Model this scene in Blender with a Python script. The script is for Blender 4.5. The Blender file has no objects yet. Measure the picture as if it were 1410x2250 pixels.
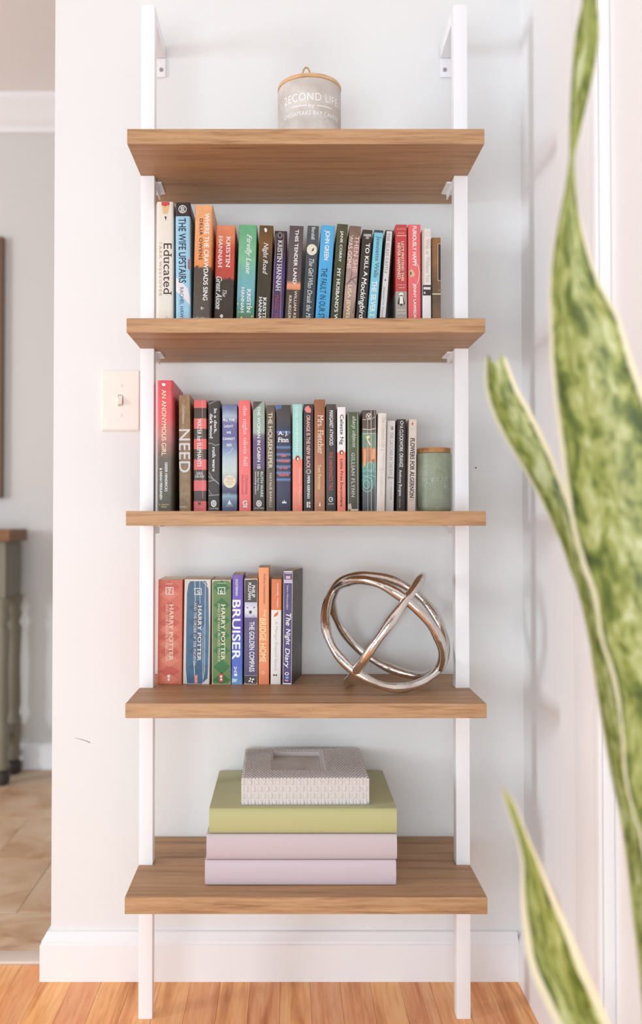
import bpy, bmesh, math, random
from mathutils import Vector, Matrix
random.seed(7)
S = bpy.context.scene
COL = S.collection
PI = math.pi

# ------------------------------------------------------------------ camera
F = 1930.0; PX, PY = 632.0, 1108.0; PITCH = math.radians(1.0)
CAM = Vector((0, -1.79, 0.924))
cd = bpy.data.cameras.new('camera'); cam = bpy.data.objects.new('camera', cd); COL.objects.link(cam)
cam.location = CAM; cam.rotation_euler = (PI/2 + PITCH, 0, 0)
cd.sensor_width = 36; cd.sensor_fit = 'AUTO'; cd.lens = F/2250*36
cd.shift_x = (705-PX)/2250; cd.shift_y = (PY-1125)/2250
cd.clip_start = 0.02
cd.dof.use_dof = True; cd.dof.focus_distance = 1.62; cd.dof.aperture_fstop = 2.0
S.camera = cam
# ------------------------------------------------------------------ light
W = bpy.data.worlds.new('world'); S.world = W; W.use_nodes = True
W.node_tree.nodes['Background'].inputs[0].default_value = (0.82, 0.925, 1.0, 1)
W.node_tree.nodes['Background'].inputs[1].default_value = 0.26
def area(name, loc, rot, sx, sy, power, color=(1, 1, 1)):
    d = bpy.data.lights.new(name, 'AREA'); d.shape = 'RECTANGLE'; d.size = sx; d.size_y = sy
    d.energy = power; d.color = color
    o = bpy.data.objects.new(name, d); o.location = loc; o.rotation_euler = rot; COL.objects.link(o); return o
area('left_window_light', (-4.9, -2.12, 1.35), (PI/2, 0, -PI/2+math.radians(21)), 0.72, 1.2, 112, (.84, .935, 1))
area('room_fill_light', (-0.75, -3.6, .66), (PI/2, 0, -math.radians(11)), 2.8, 1.25, 66, (.85, .94, 1))  # added frontal fill behind the camera to soften shadows, no known window
area('far_room_light', (-2.4, 0.75, 1.3), (math.radians(82), 0, -PI/2), 0.6, 0.8, 3, (1, .95, .92))
S.view_settings.view_transform = 'Standard'; S.view_settings.look = 'None'
S.view_settings.gamma = 1; S.view_settings.use_curve_mapping = False
S.view_settings.exposure = -0.05

# ------------------------------------------------------------------ helpers
def at(px, py, Y):
    """point of the plane y = Y seen at photograph pixel (px, py)"""
    u = (px-PX)/F; v = (PY-py)/F
    d = Vector((u, math.cos(PITCH)-v*math.sin(PITCH), math.sin(PITCH)+v*math.cos(PITCH)))
    return CAM + d*((Y-CAM.y)/d.y)
def atz(px, py, z):
    d = at(px, py, 0)-CAM
    return CAM+d*((z-CAM.z)/d.z)
def lin(c):
    return tuple(((x/255/12.92) if x/255 <= .04045 else ((x/255+.055)/1.055)**2.4) for x in c)
def setp(o, label=None, cat=None, group=None, kind=None):
    if label: o['label'] = label
    if cat: o['category'] = cat
    if group: o['group'] = group
    if kind: o['kind'] = kind
    return o
def empty(name, loc=(0, 0, 0), **k):
    o = bpy.data.objects.new(name, None); o.empty_display_size = .02; o.location = loc
    COL.objects.link(o); return setp(o, **k)
def link_mesh(name, me, mat=None, parent=None, **k):
    o = bpy.data.objects.new(name, me); COL.objects.link(o)
    if mat and not me.materials: me.materials.append(mat)
    if parent: o.parent = parent
    return setp(o, **k)
def build(name, bm, mat=None, parent=None, smooth=None, **k):
    me = bpy.data.meshes.new(name); bmesh.ops.recalc_face_normals(bm, faces=bm.faces)
    bm.to_mesh(me); bm.free()
    if smooth is not None:
        me.shade_smooth(); me.set_sharp_from_angle(angle=math.radians(smooth))
    return link_mesh(name, me, mat, parent, **k)
def box(bm, x0, x1, y0, y1, z0, z1, bev=0):
    vs = [bm.verts.new((x, y, z)) for x in (x0, x1) for y in (y0, y1) for z in (z0, z1)]
    fs = [(0, 1, 3, 2), (4, 6, 7, 5), (0, 4, 5, 1), (2, 3, 7, 6), (0, 2, 6, 4), (1, 5, 7, 3)]
    fl = [bm.faces.new([vs[i] for i in f]) for f in fs]
    if bev:
        es = list({e for f in fl for e in f.edges})
        bmesh.ops.bevel(bm, geom=es, offset=bev, segments=2, affect='EDGES', profile=.6)
    return bm
def boxo(name, dims, mat, parent=None, bev=0, **k):
    return build(name, box(bmesh.new(), *dims, bev=bev), mat, parent, smooth=40 if bev else None, **k)
def prism(bm, pts, z0, z1, axis='z'):
    f = {'z': lambda p, t: (p[0], p[1], t), 'y': lambda p, t: (p[0], t, p[1]), 'x': lambda p, t: (t, p[0], p[1])}[axis]
    a = [bm.verts.new(f(p, z0)) for p in pts]; b = [bm.verts.new(f(p, z1)) for p in pts]
    n = len(pts); bm.faces.new(a[::-1]); bm.faces.new(b)
    for i in range(n): bm.faces.new((a[i], a[(i+1) % n], b[(i+1) % n], b[i]))
    return bm
def lathe(bm, prof, cx, cy, n=48):
    rings = []
    for r, z in prof:
        rings.append([bm.verts.new((cx+r*math.cos(2*PI*i/n), cy+r*math.sin(2*PI*i/n), z)) for i in range(n)])
    for a, b in zip(rings, rings[1:]):
        for i in range(n): bm.faces.new((a[i], a[(i+1) % n], b[(i+1) % n], b[i]))
    bm.faces.new(rings[0][::-1]); bm.faces.new(rings[-1])
    return bm
def tube(bm, pts, rad, n=10, closed=False):
    pts = [Vector(p) for p in pts]; N = len(pts); rings = []
    prev = None
    for i, p in enumerate(pts):
        a = pts[(i-1) % N] if (closed or i) else p; b = pts[(i+1) % N] if (closed or i < N-1) else p
        t = (b-a).normalized()
        if prev is None:
            prev = t.orthogonal().normalized()
        u = (prev - t*prev.dot(t)).normalized(); prev = u; w = t.cross(u)
        r = rad(i) if callable(rad) else rad
        rings.append([bm.verts.new(p+(u*math.cos(2*PI*k/n)+w*math.sin(2*PI*k/n))*r) for k in range(n)])
    for i in range(N if closed else N-1):
        a, b = rings[i], rings[(i+1) % N]
        off = 0
        if closed and i == N-1:   # match the twist of the last ring
            off = min(range(n), key=lambda o: (a[0].co-b[o].co).length)
        for k in range(n): bm.faces.new((a[k], a[(k+1) % n], b[(k+1+off) % n], b[(k+off) % n]))
    if not closed: bm.faces.new(rings[0][::-1]); bm.faces.new(rings[-1])
    return bm

# ------------------------------------------------------------------ materials
MC = {}
def mat(name, rgb, rough=.5, metal=0, spec=.5):
    key = (name, tuple(rgb), rough, metal)
    if key in MC: return MC[key]
    m = bpy.data.materials.new(name); m.use_nodes = True
    b = m.node_tree.nodes['Principled BSDF']
    b.inputs['Base Color'].default_value = (*lin(rgb), 1); b.inputs['Roughness'].default_value = rough
    b.inputs['Metallic'].default_value = metal; b.inputs['Specular IOR Level'].default_value = spec
    MC[key] = m; return m
class G:
    """small node-graph writer"""
    def __init__(s, m): s.m = m; s.t = m.node_tree; s.b = s.t.nodes['Principled BSDF']
    def n(s, typ, **k):
        d = s.t.nodes.new(typ)
        for a, v in k.items():
            if a.startswith('_'): setattr(d, a[1:], v)
            else:
                i = d.inputs[int(a[1:])] if a[0] == 'i' and a[1:].isdigit() else d.inputs[a.replace('__', ' ')]
                if hasattr(v, 'is_output') or isinstance(v, bpy.types.NodeSocket): s.t.links.new(v, i)
                else: i.default_value = v
        return d
    def l(s, a, b): s.t.links.new(a, b)
    def coord(s, kind='Object', scale=(1, 1, 1)):
        c = s.n('ShaderNodeTexCoord'); mp = s.n('ShaderNodeMapping'); s.l(c.outputs[kind], mp.inputs[0])
        mp.inputs['Scale'].default_value = scale; return mp.outputs[0]
    def noise(s, vec, scale, detail=3, rough=.5, dist=0):
        return s.n('ShaderNodeTexNoise', Vector=vec, Scale=scale, Detail=detail, Roughness=rough, Distortion=dist).outputs['Fac']
    def ramp(s, fac, stops, interp='LINEAR'):
        r = s.n('ShaderNodeValToRGB'); r.color_ramp.interpolation = interp
        e = r.color_ramp.elements
        while len(e) < len(stops): e.new(.5)
        for k, (p, c) in enumerate(sorted(stops, key=lambda q: q[0])):
            e[k].position = min(max(p, 0), 1); e[k].color = (*lin(c), 1)
        s.l(fac, r.inputs[0]); return r.outputs[0]
    def mix(s, fac, a, b, blend='MIX'):
        m = s.n('ShaderNodeMix', _data_type='RGBA', _blend_type=blend)
        for v, i in ((fac, 0), (a, 6), (b, 7)):
            if isinstance(v, bpy.types.NodeSocket): s.l(v, m.inputs[i])
            else: m.inputs[i].default_value = v if not isinstance(v, tuple) else (*lin(v), 1)
        return m.outputs[2]
    def math(s, op, a, b=0.0):
        m = s.n('ShaderNodeMath', _operation=op)
        for v, i in ((a, 0), (b, 1)):
            if isinstance(v, bpy.types.NodeSocket): s.l(v, m.inputs[i])
            else: m.inputs[i].default_value = v
        return m.outputs[0]
    def bump(s, h, strength=.2, dist=.002):
        b = s.n('ShaderNodeBump', Strength=strength, Distance=dist, Height=h); s.l(b.outputs[0], s.b.inputs['Normal'])
    def color(s, c): s.l(c, s.b.inputs['Base Color']); return s.m
def newmat(name, rough=.5, metal=0, spec=.5):
    m = bpy.data.materials.new(name); m.use_nodes = True; g = G(m)
    g.b.inputs['Roughness'].default_value = rough; g.b.inputs['Metallic'].default_value = metal
    g.b.inputs['Specular IOR Level'].default_value = spec
    return g
def paint(name, rgb, rough=.6, bump=.06):
    g = newmat(name, rough, spec=.3); v = g.coord('Object')
    n = g.noise(v, 260, 2); g.bump(n, bump, .0006)
    n2 = g.noise(v, 2.5, 2)
    return g.color(g.mix(g.math('MULTIPLY', n2, .25), rgb, tuple(max(0, c-8) for c in rgb)))
M_wall = paint('wall_paint', (236, 236, 236), .7)
M_wall_r_lit = paint('wall_paint_right_lit', (243, 242, 243), .6)  # same wall paint made whiter, standing in for light on the right wall
M_farwall = paint('far_wall_paint', (220, 217, 215), .7)
M_trim = paint('white_trim_paint', (246, 245, 247), .4, .02)
M_ceil = paint('ceiling_paint', (250, 245, 244), .8)
M_metal_white = paint('white_powder_coat', (248, 247, 250), .35, .03)
def wood(name, c0, c1, c2, scale=(2, 30, 30), rough=.5, rnd=False):
    g = newmat(name, rough, spec=.35); v = g.coord('Object', scale)
    if rnd:
        oi = g.n('ShaderNodeObjectInfo'); ad = g.n('ShaderNodeVectorMath', _operation='ADD')
        g.l(v, ad.inputs[0]); cx = g.n('ShaderNodeCombineXYZ', X=g.math('MULTIPLY', oi.outputs['Random'], 37.0),
                                      Y=g.math('MULTIPLY', oi.outputs['Random'], 91.0)); g.l(cx.outputs[0], ad.inputs[1]); v = ad.outputs[0]
    a = g.noise(v, 1.4, 4, .55, .6); b = g.noise(v, 6, 5, .6)
    c = g.ramp(a, [(.28, c2), (.47, c0), (.72, c1)])
    c = g.mix(g.math('MULTIPLY', g.ramp(b, [(.45, (0, 0, 0)), (.68, (255, 255, 255))]), .35), c, c2)
    if rnd:
        h = g.n('ShaderNodeHueSaturation', Hue=g.math('ADD', g.math('MULTIPLY', oi.outputs['Random'], .016), .492),
                Value=g.math('ADD', g.math('MULTIPLY', oi.outputs['Random'], .16), .95), Color=c); c = h.outputs[0]
    g.bump(b, .08, .0008); return g.color(c)
M_shelf = wood('shelf_oak', (178, 138, 100), (192, 151, 112), (142, 104, 72), (2.2, 46, 60), .5)
M_shelf_edge = wood('shelf_edge_oak', (186, 145, 106), (200, 160, 121), (150, 110, 76), (6, 90, 110), .5)
M_plank = wood('oak_plank', (246, 174, 114), (254, 198, 142), (196, 112, 58), (24, 1.8, 10), .38, True)
M_tabletop = wood('table_top_wood', (140, 95, 62), (160, 112, 76), (100, 66, 42), (2, 20, 20), .45)
M_lid = wood('lid_wood', (222, 182, 138), (232, 196, 156), (196, 152, 108), (12, 80, 80), .55)
M_lid2 = wood('lid_wood_dark', (186, 130, 80), (200, 146, 94), (150, 100, 58), (12, 80, 80), .55)
g = newmat('page_block', .9, spec=.1); v = g.coord('Object', (1, .02, .02))
M_pages = g.color(g.ramp(g.noise(v, 900, 2), [(.3, (226, 214, 196)), (.7, (248, 240, 226))]))
M_pages_w = mat('page_block_white', (232, 226, 216), .9)

# ------------------------------------------------------------------ setting
XL0, XR0 = -0.478, 0.478
wb = boxo('wall_back', (XL0, XR0+.12, 0, .1, 0, 2.49), M_wall, kind='structure')
boxo('wall_right', (XR0, XR0+.12, -2.6, 0, 0, 2.49), M_wall_r_lit, kind='structure')
boxo('wall_far', (-5.0, .6, 1.49, 1.59, 0, 2.49), M_farwall, kind='structure')
boxo('wall_left', (-5.1, -5.0, -2.6, 1.59, 0, 2.49), M_wall, kind='structure')
boxo('ceiling', (-5.0, .6, -2.6, 1.49, 2.49, 2.59), M_ceil, kind='structure')
# baseboards: nested outline with a sloped, stepped top
def baseboard(name, x0, x1, y0, y1, sides, prof, m=M_trim):
    """sides: which of (x0,x1,y0,y1) faces move outwards by the profile offset"""
    bm = bmesh.new(); rings = []
    for o, z in prof:
        a = x0-o*sides[0]; b = x1+o*sides[1]; c = y0-o*sides[2]; d = y1+o*sides[3]
        rings.append([bm.verts.new(p) for p in ((a, c, z), (b, c, z), (b, d, z), (a, d, z))])
    for r, q in zip(rings, rings[1:]):
        for i in range(4): bm.faces.new((r[i], r[(i+1) % 4], q[(i+1) % 4], q[i]))
    bm.faces.new(rings[0][::-1]); bm.faces.new(rings[-1])
    return build(name, bm, m, None, kind='structure')
PROF = [(.016, 0), (.016, .072), (.0135, .0745), (.0135, .079), (.008, .088), (.005, .0935), (.002, .095)]
baseboard('baseboard_back', XL0-.002, XR0-.016, -.002, .102, (1, 0, 1, 1), PROF)
baseboard('baseboard_right', XR0-.002, XR0, -.37, -.0, (1, 0, 0, 0), PROF)
baseboard('baseboard_far', -5.0, .5, 1.488, 1.49, (0, 0, 1, 0), [(.016, 0), (.016, .075), (.008, .09), (.002, .095)])
# crown moulding of the far room
bm = bmesh.new()
prism(bm, [(1.49, 2.374), (1.472, 2.374), (1.468, 2.392), (1.448, 2.41), (1.425, 2.44), (1.405, 2.462), (1.397, 2.472), (1.397, 2.49), (1.49, 2.49)], -5.0, .5, 'x')
build('trim_1', bm, M_trim, kind='structure')
# door casing on the right wall
bm = bmesh.new(); box(bm, XR0-.018, XR0, -.50, -.373, 0, 2.2, .003)
box(bm, XR0-.024, XR0-.018, -.50, -.478, 0, 2.2, .002)
build('trim_2', bm, M_trim, kind='structure', smooth=40)
# wood floor: sub floor plus planks
sub = boxo('floor', (-5.0, .6, -3.2, .05, -.06, -.008), mat('sub_floor', (60, 40, 28), .9), kind='structure')
PW = .0595; plank_cache = {}
def plank_mesh(L):
    L = round(L, 2)
    if L not in plank_cache:
        bm = box(bmesh.new(), .00015, PW-.00015, 0, L-.0004, -.008, 0)
        es = [e for e in bm.edges if all(v.co.z > -.001 for v in e.verts)]
        bmesh.ops.bevel(bm, geom=es, offset=.0005, segments=1, affect='EDGES')
        me = bpy.data.meshes.new('plank'); bmesh.ops.recalc_face_normals(bm, faces=bm.faces); bm.to_mesh(me); bm.free()
        me.materials.append(M_plank); plank_cache[L] = me
    return plank_cache[L]
i0 = -84
for i in range(i0, 8):
    x = .0445 + PW*i
    if x+PW > XR0: break
    y = .05
    L = random.choice((.34, .52, .7, .9))
    while y > -2.2:
        L = min(L, y+2.6)
        link_mesh('plank', plank_mesh(L), None, sub).location = (x, y-round(L, 2), 0)
        y -= round(L, 2); L = random.choice((.6, .8, 1.0, 1.2))
# threshold and tiled floor of the next room
boxo('trim_3', (-5.0, XL0-.022, .052, .098, -.02, .006), mat('threshold_marble', (226, 208, 196), .35), kind='structure', bev=.002)
tf = boxo('floor_far', (-5.0, .6, .1, 1.5, -.06, -.0015), mat('tile_grout', (214, 190, 164), .9), kind='structure')
g = newmat('floor_tile', .42); v = g.coord('Object')
oi = g.n('ShaderNodeObjectInfo'); ad = g.n('ShaderNodeVectorMath', _operation='ADD'); g.l(v, ad.inputs[0])
cx = g.n('ShaderNodeCombineXYZ', X=g.math('MULTIPLY', oi.outputs['Random'], 13.)); g.l(cx.outputs[0], ad.inputs[1])
M_tile = g.color(g.ramp(g.noise(ad.outputs[0], 6, 4, .6, .8), [(.3, (194, 150, 112)), (.5, (220, 186, 152)), (.7, (232, 206, 178))]))
bm = box(bmesh.new(), 0, .3275, 0, .3275, -.0014, 0)
bmesh.ops.bevel(bm, geom=[e for e in bm.edges if all(v.co.z > -.001 for v in e.verts)], offset=.0012, segments=1, affect='EDGES')
tme = bpy.data.meshes.new('tile'); bmesh.ops.recalc_face_normals(bm, faces=bm.faces); bm.to_mesh(tme); bm.free(); tme.materials.append(M_tile)
for r in range(4):
    yy = -.038 + .33*r
    for c in range(15):
        xx = -4.43 + .33*c - (.165 if r % 2 else 0)
        if r == 0:
            o = link_mesh('tile', tme, None, tf); o.scale = (1, .56, 1); o.location = (xx, .103, 0)
        else:
            link_mesh('tile', tme, None, tf).location = (xx, yy, 0)
# small marks on the wall
M_scuff = mat('scuff', (158, 120, 124), .8)
bm = bmesh.new(); tube(bm, [at(165, 1622, -.0004), at(180, 1625, -.0004), at(192, 1629, -.0004), at(198, 1632, -.0004)], lambda i: (.0003, .0005, .0007, .0009)[i], 6)
build('scuff_mark', bm, M_scuff, wb)
bm = bmesh.new(); p = at(1045, 1028, -.0003); lathe(bm, [(.0012, -.0006), (.0016, 0), (.0008, .0006)], 0, 0, 8)
for v_ in bm.verts: v_.co = Vector((p.x+v_.co.x, p.y+v_.co.z, p.z+v_.co.y))
build('nail_hole', bm, mat('nail_hole', (70, 60, 58), .8), wb)

# ------------------------------------------------------------------ bookcase
YF, YP0, YP1 = -.29, -.149, -.123
XL = at(279, 283, YF).x; XR = at(1064, 283, YF).x
PWX = .0258
TOP = [at(670, y, YF).z for y in (283, 699, 1123, 1546, 1972)]
BOT = [at(670, y, YF).z for y in (316.5, 731, 1155, 1578, 2009)]
SH = {1: TOP[0], 2: TOP[1], 3: TOP[2], 4: TOP[3], 5: TOP[4]}
ztop = at(670, 10, YP0).z
bc = empty('ladder_bookshelf', ((XL+XR)/2, -.14, 0), label='tall open bookshelf with five brown wood shelves between two white metal uprights', cat='bookshelf')
def local(o, parent):   # keep world place while parented
    o.parent = parent; o.matrix_parent_inverse = parent.matrix_world.inverted() if False else Matrix.Translation(-parent.location); return o
for k in range(5):
    z0, z1 = BOT[k], TOP[k]; n = .0006
    yb = -.004
    pts = [(XL, YF), (XR, YF), (XR, YP0-n), (XR-PWX-n, YP0-n), (XR-PWX-n, YP1+n), (XR, YP1+n), (XR, yb),
           (XL, yb), (XL, YP1+n), (XL+PWX+n, YP1+n), (XL+PWX+n, YP0-n), (XL, YP0-n)]
    bm = prism(bmesh.new(), pts, z0, z1)
    o = build('shelf_board', bm, M_shelf); o.data.materials.append(M_shelf_edge)
    for f in o.data.polygons:
        if abs(f.normal.z) < .5: f.material_index = 1
    bv = o.modifiers.new('edge', 'BEVEL'); bv.width = .0008; bv.segments = 1; bv.limit_method = 'ANGLE'
    local(o, bc)
for s in (0, 1):
    xa = XL if s == 0 else XR-PWX; xb = xa+PWX
    xi = xb if s == 0 else xa; d = 1 if s == 0 else -1
    local(boxo('upright', (xa, xb, YP0, YP1, 0, ztop), M_metal_white, bev=.0012), bc)
    local(boxo('top_arm', (xa, xb, YP1, -.003, ztop-.0255, ztop), M_metal_white, bev=.0012), bc)
    wp = local(boxo('wall_bracket', (xa, xb, -.0035, -.0005, ztop-.064, ztop-.0255), M_metal_white, bev=.0006), bc)
    zc = at(977, 153, -.004).z; xc = at(354 if s == 0 else 977, 153, -.004).x
    bm = bmesh.new(); lathe(bm, [(.0045, 0), (.0045, .0006), (.0036, .0016), (.0012, .0019)], 0, 0, 20)
    box(bm, -.0032, .0032, -.0005, .0005, .0019, .0023); box(bm, -.0005, .0005, -.0032, .0032, .0019, .0023)
    for v_ in bm.verts: v_.co = Vector((xc+v_.co.x, -.0035-v_.co.z, zc+v_.co.y))
    sc = build('screw', bm, mat('screw_steel', (186, 180, 186), .45, 0.6), smooth=40); sc.parent = wp
    for k in range(5):     # flat tabs that carry the boards, behind each upright
        zb = BOT[k]
        bm = bmesh.new(); x2 = xi+d*.009
        prism(bm, [(xi-d*.02, YP1+.0008), (x2, YP1+.0008), (x2, -.066), (xi-d*.02, -.056)], zb-.0032, zb-.0003)
        box(bm, min(xi, xi-d*.002), max(xi, xi-d*.002), YP1+.0008, -.07, zb-.016, zb-.003)
        local(build('shelf_bracket', bm, M_metal_white), bc)

# ------------------------------------------------------------------ text
FONT_CACHE = {}
def text_mesh(body, bold=0.0, serif=False, italic=0.0, spacing=1.0):
    """flat filled lettering, first line on y = 0; returns vertices and faces"""
    key = (body, bold, serif, italic, spacing)
    if key in FONT_CACHE: return FONT_CACHE[key]
    c = bpy.data.curves.new('lettering', 'FONT'); c.body = body; c.resolution_u = 4
    c.space_character = spacing
    o = bpy.data.objects.new('lettering', c)
    me = bpy.data.meshes.new_from_object(o)
    bm = bmesh.new(); bm.from_mesh(me)
    bmesh.ops.remove_doubles(bm, verts=bm.verts, dist=1e-4)
    vs = [(v.co.x, v.co.y) for v in bm.verts]; bm.verts.index_update()
    fs = [tuple(v.index for v in f.verts) for f in bm.faces]; n_glyph = len(vs)
    if serif:
        for e in list(bm.edges):
            if len(e.link_faces) != 1: continue
            a, b = e.verts[0].co, e.verts[1].co
            if abs(a.y-b.y) > .012: continue
            L = abs(a.x-b.x); y = (a.y+b.y)/2
            if not (.05 < L < .19): continue
            stem = True
            for v in e.verts:
                q = [x for x in v.link_edges if x is not e and len(x.link_faces) == 1]
                d = (q[0].other_vert(v).co-v.co) if q else Vector((1, 0, 0))
                if d.length < .1 or abs(d.x) > .62*abs(d.y): stem = False
            if not stem: continue
            fc = e.link_faces[0].calc_center_median(); up = 1 if fc.y > y else -1
            h = .055; x0, x1 = min(a.x, b.x)-.075, max(a.x, b.x)+.075
            k = len(vs); vs += [(x0, y), (x1, y), (x1, y+up*h), (x0, y+up*h)]; fs.append((k, k+1, k+2, k+3))
    bm.free(); bpy.data.meshes.remove(me); bpy.data.objects.remove(o); bpy.data.curves.remove(c)
    vs = [(x, y, 0 if i < n_glyph else 1) for i, (x, y) in enumerate(vs)]
    if bold > 0:
        base, bf = vs, fs; vs, fs = [], []
        for q, (dx, dy) in enumerate(((-1, -1), (1, -1), (-1, 1), (1, 1))):
            k = len(vs); vs += [(x+dx*bold*.8, y+dy*bold*.8, l+2*q) for x, y, l in base]; fs += [tuple(i+k for i in f) for f in bf]
    if italic: vs = [(x+italic*y, y, l) for x, y, l in vs]
    x0 = min(p[0] for p in vs); x1 = max(p[0] for p in vs); y0 = min(p[1] for p in vs); y1 = max(p[1] for p in vs)
    vs = [((x-x0)/(x1-x0), (y-y0)/(y1-y0), l) for x, y, l in vs]
    FONT_CACHE[key] = (vs, fs); return vs, fs

# ------------------------------------------------------------------ books
ZONES = {'A': (320, 430, 1410/340), 'B': (640, 470, 1410/360), 'C': (330, 820, 1410/340), 'D': (650, 860, 1410/360), 'E': (330, 1220, 1410/360)}
DEPTH = {'hc': .158, 'tp': .134, 'mm': .107}
def spine_mat(name, stops, interp='LINEAR', wob=0.0, wscale=8, mottle=.15, rough=.38, mscale=30, xs=1.0):
    g = newmat(name, rough, spec=.4)
    c = g.n('ShaderNodeTexCoord'); sp = g.n('ShaderNodeSeparateXYZ'); g.l(c.outputs['Generated'], sp.inputs[0])
    t = g.math('SUBTRACT', 1.0, sp.outputs['Z'])
    ob = g.coord('Object', (xs, 1, 1))
    if wob:
        n = g.noise(ob, wscale*10, 4, .65); t = g.math('ADD', t, g.math('MULTIPLY', g.math('SUBTRACT', n, .5), wob))
    if len(stops) == 1: stops = stops*2
    if len(stops) == 2 and stops[0][0] == stops[1][0]: stops = [(0, stops[0][1]), (1, stops[1][1])]
    col = g.ramp(t, stops, interp)
    if mottle:
        n2 = g.noise(ob, mscale*2, 4, .6)
        f = g.ramp(n2, [(.3, (175, 175, 175)), (.7, (255, 255, 255))])
        col = g.mix(mottle, col, g.mix(1.0, col, f, 'MULTIPLY'))
    return g.color(col)
def book_meshes(t, H, D, kind):
    hc = kind == 'hc'
    c = .0024 if hc else .0007                      # board thickness
    c = min(c, t*.15)
    r = min(.0045 if hc else .0016, t*.3)           # rounding of the spine edges
    out = [(0, D)]
    for k in range(6):
        a = PI/2*k/5; out.append((r-r*math.cos(a), r-r*math.sin(a)))
    for k in range(6):
        a = PI/2*k/5; out.append((t-r+r*math.sin(a), r-r*math.cos(a)))
    out += [(t, D), (t-c, D), (t-c, r), (t-r, c+.0002), (r, c+.0002), (c, r), (c, D)]
    cover = prism(bmesh.new(), out, 0, H)
    i = .003 if hc else .0004
    e = .00008
    pg = bmesh.new(); box(pg, c+e, t-c-e, max(r, c)+.0006, D-(.003 if hc else .0006), i, H-i)
    return cover, pg, r
def place_frame(origin, theta, yaw=0):
    ex = Vector((math.cos(theta), 0, -math.sin(theta))); ez = Vector((math.sin(theta), 0, math.cos(theta)))
    ey = Vector((0, 1, 0))
    R = Matrix((ex, ey, ez)).transposed().to_4x4()
    R = Matrix.Rotation(yaw, 4, 'Z') @ R
    return Matrix.Translation(origin) @ R
BOOKS = []
ROWG = {2: 'novels on the second shelf from the top', 3: 'novels on the middle shelf', 4: 'children\'s novels on the fourth shelf'}
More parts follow.
